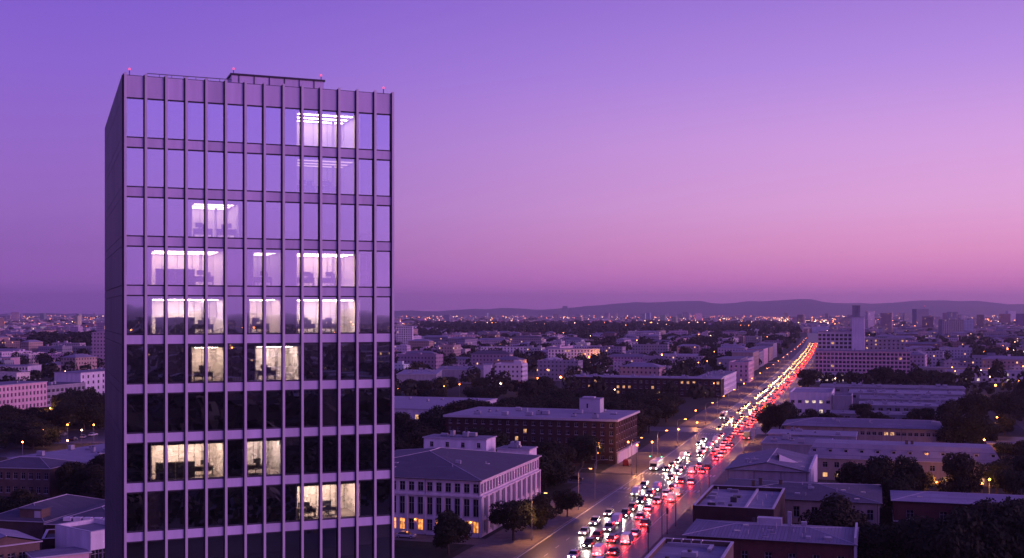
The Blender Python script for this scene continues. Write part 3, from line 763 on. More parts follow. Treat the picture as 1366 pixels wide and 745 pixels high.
building('gabled_house', 'grey house with broad low gable facing the tower, by the avenue', 'house', su(-38, 312), A, 21, 33, 8.6, 'grey_wall', 'roof_mid', 'gable', 2.2,
         front=(3, [(3.0, 5.2)], 1.4), near=10, lit=0, extras=gable_extra)
def mansard_extra(root, w, dep, h, top):
    for i in range(12):
        x = 2 + (w - 4) * i / 11
        st = 'glass'
        mb = MB([M['fascia'], M['roof_mid'], M['glass']]); mb.box(x - .65, x + .65, .55, 2.4, top + .9, top + 2.6); mb.box(x - .8, x + .8, .4, 2.5, top + 2.6, top + 2.75, 1); mb.box(x - .45, x + .45, .52, .548, top + 1.1, top + 2.4, 2); mb.build('dormer', root)
building('mansard_house', 'long pale house with a row of dormers in its light mansard roof', 'house', su(-20, 363), A, 54, 15, 6.4, 'cream', 'roof_light', 'mansard', 4.2,
         front=(16, [(.8, 2.2), (3.7, 5.4)], 1.5), lit=.15, units=3, extras=mansard_extra, over=.5)
building('lit_window_hall', 'long hall with wide hip roof and a strip of lit windows', 'building', su(-33, 447), A, 62, 21, 8.0, 'cream', 'roof_mid', 'hip', 2.2,
         front=(30, [(2.0, 3.0), (5.4, 6.7)], 1.5), near=16, lit=.14, litstyle='lit', over=1.0)
building('low_shed', 'low grey shed between the gabled house and the lit hall', 'shed', su(-37, 400), A, 22, 22, 6.2, 'grey_wall', 'roof_mid', 'flat', units=4, front=(5, [(1.5, 3.2)], 1.5))
building('low_shed', 'low flat-roofed shed beside the avenue, with a skylight ridge', 'shed', su(-37, 424), A, 30, 16, 7.0, 'grey_wall', 'roof_light', 'flat', units=3)
building('cinema_block', 'windowless pale box building with lit shopfront strip beside the avenue', 'building', su(-41, 586), A, 20, 40, 10.6, 'plaster_white', 'roof_light', 'parapet',
         front=(6, [(1.4, 3.2), (6.2, 7.6)], 1.8), lit=.4, litstyle='litw')
building('cinema_block', 'blank-fronted grey cube joined to the windowless pale box', 'building', su(-20.5, 582), A, 9, 20, 9.6, 'grey_wall', 'roof_mid', 'parapet')
for i, (ua, dd, hh, s0, s1) in enumerate(((548, 16, 4.6, -20, 38), (584, 22, 6.0, -8, 38), (610, 24, 7.2, -8, 41), (638, 26, 8.2, -14, 43), (668, 24, 9.4, -30, 45))):
    building('factory_hall', ['lowest factory hall roof, next to the lit hall', 'second low factory roof with a pale edge', 'middle factory roof with small skylights', 'fourth factory roof in the stepped row', 'highest factory roof at the rear of the row'][i], 'factory', su(s0, ua), A, s1 - s0, dd, hh,
             'grey_wall', ['roof_mid', 'roof_light', 'roof_mid', 'roof_light', 'roof_mid'][i], 'flat', units=8, front=(12, [(hh - 2.6, hh - 1.1)], 2.2), lit=.05)
# the big apartment complex with its tall slab
building('apartment_complex', 'wide pale seven-storey apartment front with shops lit below', 'apartment block', su(-44, 893), A, 67, 18, 22, 'plaster_pink', 'roof_mid', 'flat',
         front=(24, rows(7, 1.3, 2.95, 1.8), 2.0), lit=.03, units=5, cap=100, left=(6, rows(7, 1.3, 2.95, 1.8), 1.6))
building('apartment_complex', 'taller rear apartment block left of the slender slab, nearest the avenue', 'apartment block', su(-43, 915), A, 25, 16, 36, 'stone', 'roof_mid', 'flat',
         front=(8, rows(4, 23.4, 3.0, 1.9), 2.2), lit=.05, units=3)
building('slab_tower', 'slender blank pale slab tower topped by a dark box', 'tower', su(-18.2, 914), A, 9.2, 14, 47, 'plaster_white', 'roof_mid', 'flat',
         extras=lambda r, w, d, h, top: (lambda m: (m.box(.3, 6, 2, 9, top, top + 8.2), m.box(.1, 6.2, 1.8, 9.2, top + 8.2, top + 8.5), m.build('lift_housing', r)))(MB([M['grey_wall']])))
building('apartment_complex', 'plain grey rear block behind the seven-storey apartment front', 'apartment block', su(-9, 935), A, 29, 14, 30.5, 'grey_wall', 'roof_mid', 'flat', front=(9, rows(3, 22.6, 2.8, 1.4), 1.4), lit=.12)
building('low_annexe', 'low shop row glowing under the apartment front', 'shop', su(-43, 878), A, 32, 12, 6.4, 'plaster_white', 'roof_light', 'flat', front=(14, [(.8, 2.8), (4.0, 5.3)], 1.7), lit=.65, litstyle='litw')
# right edge
p = px(1202, 500, 7); building('long_low_block', 'long low pale block at the wood edge, lit along its eaves', 'building', px(1263, 495, 8), A, 62, 16, 8, 'plaster_white', 'roof_light', 'flat', front=(16, [(1, 2.8), (4.8, 6.6)], 2), lit=.25, litstyle='litw')
building('long_low_block', 'low grey block with pale roof left of the lit-eaves block', 'building', px(1225, 489, 9), A, 52, 18, 8, 'grey_wall', 'roof_mid', 'flat', front=(14, [(1, 2.8), (4.8, 6.6)], 1.7), lit=.05)
building('brick_villa', 'red brick house with long light roof among the dark trees', 'house', su(3.5, 272), A, 62, 14, 8.4, 'brick2', 'roof_light', 'hip', 1.2,
         front=(9, [(1, 2.8), (4.6, 6.6)], 1.6), near=14, lit=0, over=.6, units=2, band=(3.9,))
building('small_cottage', 'small roof showing past the mansard house end', 'house', su(41, 372), A, 30, 14, 4.6, 'cream', 'roof_mid', 'hip', 1.8, front=(5, [(1, 2.6)], 1.4), lit=.2)
building('kiosk', 'small cream kiosk in the car park beyond the trees', 'kiosk', px(1318, 592, 5), A, 9, 5, 5, 'cream', 'roof_mid', 'flat', front=(3, [(1, 3)], 1.6), lit=0)
# left of the tower
def edge(nm, lab, cat, a, b, h, dep, wall, roof, kind='flat', **kw):
    P0, P1 = px(a[0], a[1], h), px(b[0], b[1], h); an = math.atan2(P1[1] - P0[1], P1[0] - P0[0]); w = math.hypot(P1[0] - P0[0], P1[1] - P0[1])
    return building(nm, lab, cat, P0, an, w, dep, h, wall, roof, kind, **kw)
p0 = su(-417, 478)
building('pink_block', 'pink four-storey block with regular dark windows, beyond the dark trees', 'apartment block', su(-440, 515), A - pi / 2 + pi / 2, 24, 2, 13.6, 'plaster_pink', 'roof_mid', 'flat') if False else None
def side_facing(nm, lab, s1, u0, u1, dep, h, wall, roof, cols, rws, ww, **kw):
    """a block whose long side faces the avenue"""
    return building(nm, lab, 'apartment block', su(s1 - dep, u0), A, dep, u1 - u0, h, wall, roof, 'flat', right=(cols, rws, ww), **kw)
side_facing('pink_block', 'pink four-storey block with regular dark windows, beyond the dark trees', -417, 470, 514, 20, 13.8, 'plaster_pink', 'roof_mid', 16, [(1.4, 3.2), (4.6, 6.4), (7.8, 9.6), (10.9, 12.7)], 1.3, front=(7, [(7.8, 9.6), (10.9, 12.7)], 1.2), units=4, lit=0)
side_facing('balcony_block', 'low block with rows of balconies and blue-grey roof beside the pink block', -422, 520, 552, 22, 11, 'grey_wall', 'roof_dark', 9, rows(3, 1.4, 3.1, 1.7), 2.4, units=3, lit=.03)
side_facing('white_block', 'pale lilac block with paired windows beside the tower side wall', -436, 566, 612, 18, 15.6, 'plaster_white', 'roof_mid', 10, rows(4, 2.2, 3.4, 1.8), 1.5, units=3, lit=0)
edge('long_shed', 'wide flat pale roof beyond the dark hip roof, near the car park', 'building', (12, 612), (110, 618), 7.0, 40, 'plaster_white', 'roof_light', 'flat', front=(16, [(3.4, 5.4)], 2.0), lit=0, units=8)
edge('old_house', 'old two-storey brown house with dark hip roof behind the dark roofs', 'house', (-25, 624), (66, 626), 7.7, 14, 'tan_brick', 'slate', 'hip', rise=2.0, front=(9, [(1, 2.8), (4.8, 6.6)], 1.3), lit=0)
edge('dark_roof_hall', 'wide hall under a dark hip roof with a pale clerestory strip', 'hall', (62, 700), (162, 702), 7.2, 34, 'brick', 'roof_dark', 'hip', rise=2.2, lit=0,
     extras=lambda r, w, d, h, top: (lambda m: ([m.box(3 + i * 2.1, 4.6 + i * 2.1, 1.0, 2.2, top + .15, top + 1.1) for i in range(6)], m.build('clerestory', r)))(MB([M['plaster_white']])))
edge('dark_roof_hall', 'dark-roofed hall with a small lit dormer, next to the clerestory hall', 'hall', (-20, 694), (58, 697), 7.0, 26, 'tan_brick', 'roof_dark', 'hip', rise=2.4, lit=0,
     extras=lambda r, w, d, h, top: (lambda m: (m.box(w - 6, w - 1, .8, 4, top + .1, top + 2.2), m.box(w - 2.6, w - 1.2, .76, .798, top + .5, top + 1.9, 1), m.box(w - 6.3, w - .7, .5, 4.2, top + 2.2, top + 2.4, 2), m.build('dormer', r)))(MB([M['tan_brick'], M['fascia'], M['roof_dark']])))
edge('gable_cottage', 'brown brick cottage with light lilac gable roof at the bottom corner', 'house', (-40, 735), (53, 723), 8.0, 13, 'tan_brick', 'roof_light', 'gable', rise=1.7, front=(6, [(1, 2.7), (4.9, 6.6)], 1.3), lit=0)
edge('dark_yard_building', 'low dark flat-roofed building in the gap beside the lilac roof', 'building', (56, 725), (112, 722), 6.0, 10, 'brick', 'roof_dark', 'parapet', front=(6, [(2.6, 4.6)], 1.1), lit=0)
edge('white_annexe', 'white modern building corner with wide openings next to the tower foot', 'building', (121, 716), (175, 707), 9.0, 12, 'plaster_white', 'roof_mid', 'parapet', front=(4, [(4.2, 6.4), (.8, 3.0)], 3.0), lit=0)
edge('white_annexe', 'low pink-white wing with long flat roof below the dark yard building', 'building', (45, 746), (119, 738), 6.2, 6, 'plaster_pink', 'roof_mid', 'flat', front=(5, [(1, 2.6)], 1.5), lit=0)
# mid-distance landmarks
def lm(nm, lab, cat, x0, x1, yb, yt, dep, wall, roof='roof_mid', cols=0, nr=0, step=3.0, ww=1.5, kind='flat', **kw):
    D = F * CAMZ / (yb - HZ); h = CAMZ - (yt - HZ) * D / F; P0 = ((x0 - CX) / F * D, D); w = (x1 - x0) / F * D
    fr = (cols, [(h - 1.1 - .4 - step * i - 1.4 + .3, h - .8 - step * i) for i in range(nr)], ww) if cols else None
    return building(nm, lab, cat, P0, 0.0, w, dep, h, wall, roof, kind, front=fr, **kw)
lm('high_rise_flats', 'white eleven-storey block of flats right against the tower edge', 'apartment block', 529, 550, 468, 435.5, 18, 'plaster_white', cols=7, nr=9, step=3.0, ww=1.7, lit=.02)
lm('pink_row', 'pink-lit row of houses in the woods right of the white flats', 'building', 590, 637, 461, 447, 16, 'plaster_pink', cols=14, nr=3, lit=.05)
lm('school_building', 'pale long school building above the low grey sheds', 'building', 641, 711, 479, 463, 16, 'plaster_white', cols=16, nr=3, lit=.03)
lm('long_facade', 'long lilac block catching orange lamplight', 'building', 731, 800, 487, 466, 16, 'plaster_white', cols=16, nr=4, lit=.12)
lm('modern_clinic', 'modern pale building with one dark recess in the middle', 'building', 645, 656, 512, 487, 20, 'plaster_white', lit=0)
lm('modern_clinic', 'three-storey modern wing with ribbon windows, right of the dark recess', 'building', 671, 688, 508, 486.5, 20, 'plaster_pink', cols=4, nr=4, ww=2.2, lit=0)
lm('grey_shed', 'wide dull flat-roofed shed left of the modern clinic', 'shed', 583, 645, 512, 494, 60, 'grey_wall', lit=0, units=6)
lm('grey_shed', 'wide pale roofed shed against the tower edge, below the white flats', 'shed', 529, 582, 523, 500, 60, 'grey_wall', 'roof_light', lit=0, units=6)
lm('shop_row', 'pink-lit row of shops against the tower edge', 'shop', 529, 586, 486, 473, 22, 'plaster_pink', 'roof_light', cols=12, nr=2, lit=.1)
lm('dark_high_rise', 'broad dark high-rise block standing in the right city', 'apartment block', 1257, 1286, 455, 426.5, 20, 'grey_wall', 'roof_dark', cols=10, nr=10, ww=1.6, lit=.01)
lm('mast_high_rise', 'tall block with red mast lights on the horizon right of the slab tower', 'apartment block', 1223, 1239, 441, 412.5, 40, 'grey_wall', lit=.0,
   extras=lambda r, w, d, h, top: (lambda m: (m.tube((w * .7, 6, top), (w * .7, 6, top + 8), .3, .2, 6), m.ico((w * .7, 6, top + 8), 1.1, 1), m.build('mast', r)))(MB([M['pole'], M['beacon']])))
lm('white_high_rise', 'bright white slab block near the right end of the horizon', 'apartment block', 1345, 1355, 432, 415, 30, 'plaster_white', lit=0)
lm('twin_tower', 'taller dark tower of the pair on the horizon above the park', 'tower', 750.5, 757, 426, 408.5, 40, 'grey_wall', lit=0)
lm('twin_tower', 'lower dark tower of the pair on the horizon above the park', 'tower', 758.5, 763, 426, 412, 40, 'grey_wall', lit=0)
lm('lone_tower', 'small dark tower on the horizon above the avenue trees', 'tower', 912, 917, 431, 416.5, 30, 'grey_wall', lit=0)
lm('small_tower_block', 'pale stub tower with two heads in the park', 'building', 837, 851, 470, 456.5, 14, 'plaster_white', lit=0, cols=3, nr=3)
lm('pink_block', 'pinkish house corner at the left frame edge above the pale row', 'building', -20, 14, 494, 478, 20, 'plaster_pink', cols=8, nr=3, lit=0)
lm('white_row', 'pale row of buildings behind the pink block at the frame edge', 'building', -20, 37, 508, 489, 25, 'plaster_white', cols=14, nr=3, lit=0)
lm('white_row', 'white slab with dark windows above the dark wood left of the tower', 'building', 40, 76, 452, 444, 25, 'plaster_white', lit=0, cols=12, nr=3)

# ------------------------------------------------------------------ trees
def crown_mesh(name, seed, R, H, n, q, mi=0):
    r = random.Random(seed); mb = MB([M['leaf'], M['leaf2']])
    lobes = []
    for i in range(11):
        a = r.uniform(0, 2 * pi); d = r.uniform(.15, .72) * R; z = r.uniform(-.32, .36) * H
        k = 1 - (abs(z) / (H * .62)) ** 2 * .6
        lobes.append((d * cos(a) * k, d * sin(a) * k, z, r.uniform(.30, .46) * R))
    lobes.append((0, 0, 0, R * .55)); lobes.append((0, 0, H * .3, R * .4))
    for i in range(n):
        L = r.choice(lobes)
        t = r.uniform(0, 2 * pi); cz = r.uniform(-.85, 1); sz = sqrt(1 - cz * cz); d = Vector((sz * cos(t), sz * sin(t), cz))
        rr = L[3] * r.uniform(.72, 1.08)
        c = Vector((L[0], L[1], L[2])) + Vector((d.x * rr, d.y * rr, d.z * rr * .85))
        nn = (d + Vector((r.uniform(-.9, .9), r.uniform(-.9, .9), r.uniform(-.5, .9)))).normalized()
        a = nn.orthogonal().normalized(); b = nn.cross(a); s1 = q * r.uniform(.6, 1.3); s2 = s1 * r.uniform(.5, .9)
        th = r.uniform(0, pi); a2 = a * cos(th) + b * sin(th); b2 = nn.cross(a2)
        mb.face([tuple(c - a2 * s1), tuple(c - b2 * s2 + nn * q * .2), tuple(c + a2 * s1), tuple(c + b2 * s2 - nn * q * .15)], seed % 2)
    return mb
def trunk_mesh(seed, H, ch):
    r = random.Random(seed); mb = MB([M['bark']])
    mb.tube((0, 0, -.1), (.1, .05, H - ch * .75), .26, .17, 8)
    for i in range(5):
        a = i * 1.26 + r.uniform(-.3, .3); d = r.uniform(1.4, 2.6)
        mb.tube((.1, .05, H - ch * r.uniform(.72, .9)), (d * cos(a), d * sin(a), H - ch * r.uniform(.3, .6)), .13, .05, 6)
    return mb
# unit prototypes: 10 m tall, crown 9 m wide
PT = []
for sd in range(6):
    PT.append((crown_mesh('crown', sd, 4.7, 7.4, 7000, .215).mesh('crown'), trunk_mesh(sd, 8.6, 6.6).mesh('trunk')))
TREES = []
NT = [0]; NG = {}
def tree(x, y, h, wd, label, group=None, crown_low=False):
    k = rnd.randrange(6); sc = (wd / 7.6, wd / 7.6, h / 11.3)
    r = link('tree', None, None, (x, y, .05), U(0, 6.28), label=label, category='tree', group=group)
    c = link('crown', PT[k][0], r, (0, 0, 5.2)); c.scale = (1, 1, 1.3); t = link('trunk', PT[k][1], r, (0, 0, 0))
    r.scale = sc; NT[0] += 1; NG[label] = NG.get(label, 0) + 1; TREES.append((x, y, wd / 2))
def tpx(x, yb, yt, wpx, label, group=None):
    D = F * CAMZ / (yb - HZ); h = CAMZ - (yt - HZ) * D / F
    tree((x - CX) / F * D, D, h, wpx / F * D, label, group)
tpx(598, 741, 674, 58, 'round dark tree on the lawn before the classical building')
tpx(685, 722, 662, 58, 'broad street tree at the classical building corner, under a lit lamp')
tpx(721, 707, 655, 46, 'street tree between the first two lit lamps on the tower side pavement')
tpx(757, 690, 648, 34, 'smallest street tree on the tower side pavement before the crossing')
tpx(1118, 737, 656, 84, 'broad tree over the slate house end wall')
tpx(1137, 516, 496.5, 17, 'small round tree alone before the apartment front')
tpx(1284, 668, 597, 56, 'tall round tree standing before the mansard house end windows')
tpx(1234, 596, 566, 44, 'bushy tree against the lit window hall')
g = 'dark trees massed in the lower right corner'
for x, yb, yt, w in ((1190, 775, 690, 78), (1240, 790, 682, 90), (1290, 800, 662, 92), (1345, 800, 656, 96), (1250, 752, 690, 60), (1310, 735, 662, 70), (1360, 730, 664, 60), (1165, 745, 696, 56), (1180, 712, 672, 36),
                     (1390, 760, 650, 90)):
    tpx(x, yb, yt, w, 'dark tree in the massed clump of the lower right corner', g)
g = 'trees in front of the mansard house'
for x, yb, yt, w in ((1135, 670, 610, 44), (1168, 680, 601, 52), (1205, 678, 603, 46), (1195, 700, 630, 40)): tpx(x, yb, yt, w, 'dark tree in the clump before the mansard house dormers', g)
g = 'trees rising between the long roofs'
for x, yb, yt, w in ((1092, 655, 612, 30), (1075, 662, 622, 26), (1225, 664, 622, 34), (1330, 660, 610, 40), (1352, 672, 622, 44), (1112, 612, 585, 26), (1070, 604, 580, 22), (1150, 560, 536, 26), (1172, 562, 538, 24)):
    x_, y_ = px(x, yb)
    if is_free(x_, y_, 1): tpx(x, yb, yt, w, 'dark tree rising between the long right-hand roofs', g)
g = 'big round trees beside the kiosk car park'
for x, yb, yt, w in ((1272, 604, 548, 44), (1300, 606, 546, 46), (1318, 596, 556, 30), (1270, 575, 528, 40), (1300, 572, 520, 46), (1338, 565, 518, 44), (1362, 562, 512, 44), (1345, 612, 588, 44), (1370, 618, 586, 40), (1325, 625, 600, 30)):
    tpx(x, yb, yt, w, 'big round dark tree bordering the kiosk car park', g)
g = 'trees at the foot of the apartment front'
for x, yb, yt, w in ((1078, 519, 490, 26), (1166, 519, 490, 30), (1184, 520, 487, 32), (1201, 520, 493, 22), (1224, 520, 490, 26), (1245, 519, 492, 26), (1262, 518, 494, 26)):
    tpx(x, yb, yt, w, 'round dark tree at the foot of the apartment front', g)
g = 'dark trees across the road from the factory halls, by the avenue'
for x, yb, yt, w in ((1024, 580, 540, 26), (1040, 582, 535, 30), (1054, 570, 533, 26), (1030, 562, 536, 24)): tpx(x, yb, yt, w, 'dark tree beside the red tail-light queue on the avenue', g)
def scatter(n, fn, hr, wr, label, group, sep=.56, tries=60):
    c = 0
    for i in range(n * tries):
        if c >= n: break
        x, y = fn(); w = U(*wr)
        if not is_free(x, y, w * .2) or not road_free(x, y, w * .3): continue
        if any((x - a) ** 2 + (y - b) ** 2 < ((w / 2 + r_) * sep) ** 2 for a, b, r_ in TREES): continue
        tree(x, y, U(*hr), w, label, group); c += 1
def rsu(s0, s1, u0, u1): return lambda: su(U(s0, s1), U(u0, u1))
def rpx(x0, x1, y0, y1):
    def f():
        D0, D1 = F * CAMZ / (y1 - HZ), F * CAMZ / (y0 - HZ); D = sqrt(U(D0 * D0, D1 * D1)); return ((U(x0, x1) - CX) / F * D, D)
    return f
scatter(22, rsu(-142, -88, 298, 332), (9.5, 13), (10, 14), 'dark tree in the grove behind the classical building', 'grove behind the classical building')
scatter(12, rsu(-215, -90, 358, 377), (10, 13.5), (11, 14), 'dark tree along the near side of the brick block', 'trees along the brick block front')
scatter(24, rsu(-235, -145, 300, 440), (10, 13.5), (12, 16), 'dark tree between the tower and the brick block', 'trees between the tower and the brick block')
scatter(34, rsu(-172, -88, 420, 500), (11.5, 15.5), (12, 17), 'dark tree in the park behind the brick block', 'park trees behind the brick block')
scatter(34, rsu(-172, -88, 500, 600), (10, 12.5), (12, 16), 'dark tree in the park before the long terrace', 'park trees before the long terrace')
scatter(30, rsu(-330, -178, 545, 690), (10, 12.5), (11, 15), 'dark tree in the park past the low hall', 'park trees past the low hall')
scatter(30, rpx(-5, 62, 562, 602), (7, 9), (9, 12), 'dark low tree in the belt before the pink block', 'tree belt before the pink block')
scatter(16, rpx(74, 150, 556, 578), (13, 15.5), (11, 15), 'tall dark tree between the pale lilac block and the car park', 'trees behind the car park')
scatter(8, rpx(64, 139, 640, 668), (9.5, 12.5), (9, 12), 'dark tree between the old brown house and the tower', 'trees beside the old brown house')
scatter(3, rpx(-10, 30, 690, 712), (8, 9.5), (8, 10), 'dark bushy tree at the frame edge before the dark roofs', 'trees before the dark roofs')
scatter(14, rsu(-36, 60, 478, 545), (7, 10), (7, 10), 'low dark tree between the lit hall and the factory', 'trees round the lit hall')
scatter(22, rsu(60, 190, 400, 700), (11, 16), (11, 15), 'dark tree east of the factory halls', 'trees east of the factory halls')
scatter(12, rsu(35, 200, 250, 360), (11, 14), (10, 13), 'dark tree behind the red brick house', 'trees behind the red brick house')

# ------------------------------------------------------------------ far city: individual blocks, then the mass
WC = [(.55, .50, .48), (.48, .44, .44), (.38, .33, .32), (.30, .27, .28), (.62, .58, .56), (.42, .30, .27), (.24, .17, .16), (.52, .42, .40)]
WN = ['pale stone', 'pale grey', 'dull brown', 'dark grey', 'whitish', 'reddish', 'dark brick', 'pinkish']
def block_into(mb, cx, cy, an, w, d, h, wc, rc, style, off, top_extra=True):
    c, s_ = cos(an), sin(an)
    P = lambda x, y, z: (cx + x * c - y * s_, cy + x * s_ + y * c, z)
    hw, hd = w / 2, d / 2
    def prism(x0, x1, y0, y1, z0, z1, win=True):
        mb.c = wc
        cs = [(x0, y0), (x1, y0), (x1, y1), (x0, y1)]
        for i in range(4):
            a, b = cs[i], cs[(i + 1) % 4]; L = math.hypot(b[0] - a[0], b[1] - a[1])
            mb.face([P(a[0], a[1], z0), P(b[0], b[1], z0), P(b[0], b[1], z1), P(a[0], a[1], z1)], 0, [(off, z0 if win else -8), (off + L, z0 if win else -8), (off + L, z1 if win else -8), (off, z1 if win else -8)])
        mb.c = rc; mb.face([P(x0, y0, z1), P(x1, y0, z1), P(x1, y1, z1), P(x0, y1, z1)], 1)
    prism(-hw, hw, -hd, hd, 0, h)
    if style == 0:
        mb.c = rc
        e = .5; z = h; r = min(2.6, d * .2)
        a = [(-hw - e, -hd - e), (hw + e, -hd - e), (hw + e, hd + e), (-hw - e, hd + e)]
        if w > d: q = [(-hw + hd, 0), (hw - hd, 0)]
        else: q = [(0, -hd + hw), (0, hd - hw)]
        Z = z + r
        if w > d: fs = [(0, 1, 'b', 'a'), (1, 2, 'b'), (2, 3, 'a', 'b'), (3, 0, 'a')]
        else: fs = [(0, 1, 'a'), (1, 2, 'b', 'a'), (2, 3, 'b'), (3, 0, 'a', 'b')]
        for f in fs:
            mb.face([P(a[i][0], a[i][1], z) if isinstance(i, int) else P(q[0 if i == 'a' else 1][0], q[0 if i == 'a' else 1][1], Z) for i in f], 1)
    elif top_extra:
        # parapet rim and roof boxes
        for q in ((-hw, hw, -hd, -hd + .4), (-hw, hw, hd - .4, hd), (-hw, -hw + .4, -hd + .4, hd - .4), (hw - .4, hw, -hd + .4, hd - .4)): prism(q[0], q[1], q[2], q[3], h + .01, h + .7, False)
        for i in range(rnd.randint(1, 3)):
            bx, by = U(-hw + 1.5, hw - 5), U(-hd + 1.5, max(-hd + 1.6, hd - 4.5)); prism(bx, bx + U(2, 4.5), by, by + U(2, 3), h + .01, h + U(1.2, 3.2), False)
BL = []; nb = 0
mass = MB([M['facade'], M['roofcol']]); mass.use_uv = True
def infr(x, y, m=1.06): return y > 100 and abs(x / y) < .438 * m
def region(x, y):
    q = x / y * F + CX
    s, u = xy2su(x, y)
    if q < 165: return 'beside the dark side wall of the tower'
    return 'between the glass tower and the avenue' if s - bend(u) < -58 else 'on the far side of the avenue'
cands = []
R2 = random.Random(5)
def clear_b(x, y, r):
    return is_free(x, y, r) and road_free(x, y, r * .9) and not any((x - a) ** 2 + (y - b) ** 2 < (r + q) ** 2 for a, b, q in BL)
def try_block(x, y, w, d, h, an, st, wi):
    r = max(w, d) * .5
    if not clear_b(x, y, r): return False
    if any((x - a) ** 2 + (y - b) ** 2 < (r * .75 + q * .6) ** 2 for a, b, q in TREES): return False
    BL.append((x, y, r * .92)); cands.append((x, y, w, d, h, an, st, wi)); return True
import itertools
# ring by ring so that the near ones come first
for D0, D1, n in ((330, 560, 12), (560, 900, 75), (900, 1400, 230), (1400, 2200, 560), (2200, 3200, 1100)):
    for i in range(n):
        D = sqrt(R2.uniform(D0 * D0, D1 * D1)); x = R2.uniform(-.45, .45) * D
        q = x / D * F + CX
        # woods keep their places
        yb = HZ + F * CAMZ / D
        if 555 < q < 1060 and 436 < yb < 452 and R2.random() < .93: continue
        if 45 < q < 139 and 455 < yb < 475 and R2.random() < .8: continue
        if 900 < q < 1060 and 448 < yb < 460 and R2.random() < .3: continue
        tall = R2.random() < (.03 if q > 1090 else (.03 if q < 200 else .0))
        ss, uu = xy2su(x, D)
        if (ss > -46 and uu < 885) or (ss <= -46 and uu < (600 if q < 165 else 705)): continue
        w, d = R2.uniform(16, 30) + (30 * R2.random() ** 2.2), R2.uniform(11, 16); h = R2.choice([6, 7, 8, 9, 10, 11, 12, 13, 15]) + R2.uniform(0, 1.5)
        if tall and D > 900: w = R2.uniform(16, 30); h = R2.uniform(24, 40)
        an = A + R2.choice([0, 0, pi / 2]) + R2.uniform(-.12, .12)
        try_block(x, D, w, d, h, an, 0 if (R2.random() < .35 and not tall) else 1, R2.randrange(8))
cands.sort(key=lambda c: c[1])
for k, (x, y, w, d, h, an, st, wi) in enumerate(cands):
    wc = tuple(min(.85, v * U(1.05, 1.35)) for v in WC[wi]); rc = rnd.choice([(.28, .27, .31), (.2, .19, .23), (.35, .33, .37), (.12, .11, .13)])
    if k < 285:
        mb = MB([M['facade'], M['roofcol']]); mb.use_uv = True
        block_into(mb, 0, 0, 0, w, d, h, wc, rc, st, k * 37.3)
        kind = 'tower_block' if h > 20 else ('tiled_roof_block' if st == 0 else 'city_block')
        lab = '%s %s in the city %s' % (WN[wi], {'tower_block': 'tower block', 'tiled_roof_block': 'hip-roofed block', 'city_block': 'flat-roofed block'}[kind], region(x, y))
        link(kind, mb.mesh(kind), None, (x, y, 0), an, label=lab, category='building', group=lab)
    else: block_into(mass, x, y, an, w, d, h, wc, rc, st, k * 37.3)
# the far quarters as one mass
for i in range(9000):
    D = 3000 + 15000 * R2.random() ** 1.5; x = R2.uniform(-.47, .47) * D; q = x / D * F + CX; yb = HZ + F * CAMZ / D
    if 555 < q < 1060 and 436 < yb < 447: continue
    if 150 < q < 515: continue
    tall = R2.random() < (.02 if q > 1100 else .01)
    w, d = R2.uniform(14, 50), R2.uniform(12, 24); h = R2.uniform(6, 17) if not tall else R2.uniform(28, 55)
    if tall: w = R2.uniform(20, 45)
    wc = tuple(min(.85, v * U(.95, 1.65)) for v in WC[R2.randrange(8)])
    block_into(mass, x, D, A + R2.uniform(-.5, .5), w, d, h, wc, (.28, .26, .3), 1, i * 11.1, False)
# quarters behind the viewpoint, seen in the tower's glass
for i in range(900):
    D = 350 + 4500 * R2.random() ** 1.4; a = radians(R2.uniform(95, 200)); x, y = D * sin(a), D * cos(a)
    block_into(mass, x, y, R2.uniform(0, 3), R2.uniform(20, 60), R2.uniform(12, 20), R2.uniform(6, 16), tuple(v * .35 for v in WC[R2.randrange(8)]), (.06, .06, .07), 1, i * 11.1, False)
for i in range(1500):
    D = 420 + 9000 * R2.random() ** 1.7; x = R2.choice([-1, 1]) * R2.uniform(.47, .85) * D
    if not clear_b(x, D, 22) or (D < 900 and abs(x) < .53 * D): continue
    block_into(mass, x, D, A + R2.uniform(-.3, .3), R2.uniform(18, 50), R2.uniform(12, 18), R2.uniform(6, 15), tuple(min(.85, v * U(.95, 1.4)) for v in WC[R2.randrange(8)]), (.28, .26, .3), 1, i * 7.7)
mass.build('distant_city', kind='stuff', label='mass of small pale blocks spreading to the hills', category='city')

# ------------------------------------------------------------------ woods as stuff: the far tree cover
wood = MB([M['leaf'], M['leaf2']])
def wood_tree(x, y, h, w, n, q):
    for i in range(n):
        t = U(0, 6.283); cz = U(-.5, 1); sz = sqrt(1 - cz * cz); rr = U(.75, 1.05)
        c = Vector((x + sz * cos(t) * w / 2 * rr, y + sz * sin(t) * w / 2 * rr, h * .58 + cz * h * .42 * rr))
        nn = Vector((sz * cos(t) + U(-.6, .6), sz * sin(t) + U(-.6, .6), cz + U(-.4, .6))).normalized()
        a = nn.orthogonal().normalized(); b = nn.cross(a); s1 = q * U(.6, 1.3)
        wood.face([tuple(c - a * s1), tuple(c - b * s1 * .8), tuple(c + a * s1), tuple(c + b * s1 * .8)], i % 2)
def woods(n, fn, hr, wr, k, q, chk=True):
    c = 0
    for i in range(n * 3):
        if c >= n: break
        x, y = fn(); w = U(*wr)
        if chk and (not clear_b(x, y, w * .2)): continue
        wood_tree(x, y, U(*hr), w, k, q); c += 1
woods(420, rpx(-20, 1390, 478, 540), (9, 14), (9, 14), 90, 1.3)
woods(900, rpx(-20, 1390, 452, 482), (9, 15), (10, 16), 60, 1.9)
woods(900, rpx(550, 1065, 434, 452), (14, 22), (14, 24), 40, 3.2, False)
woods(220, rpx(40, 139, 455, 474), (13, 20), (13, 20), 50, 2.4)
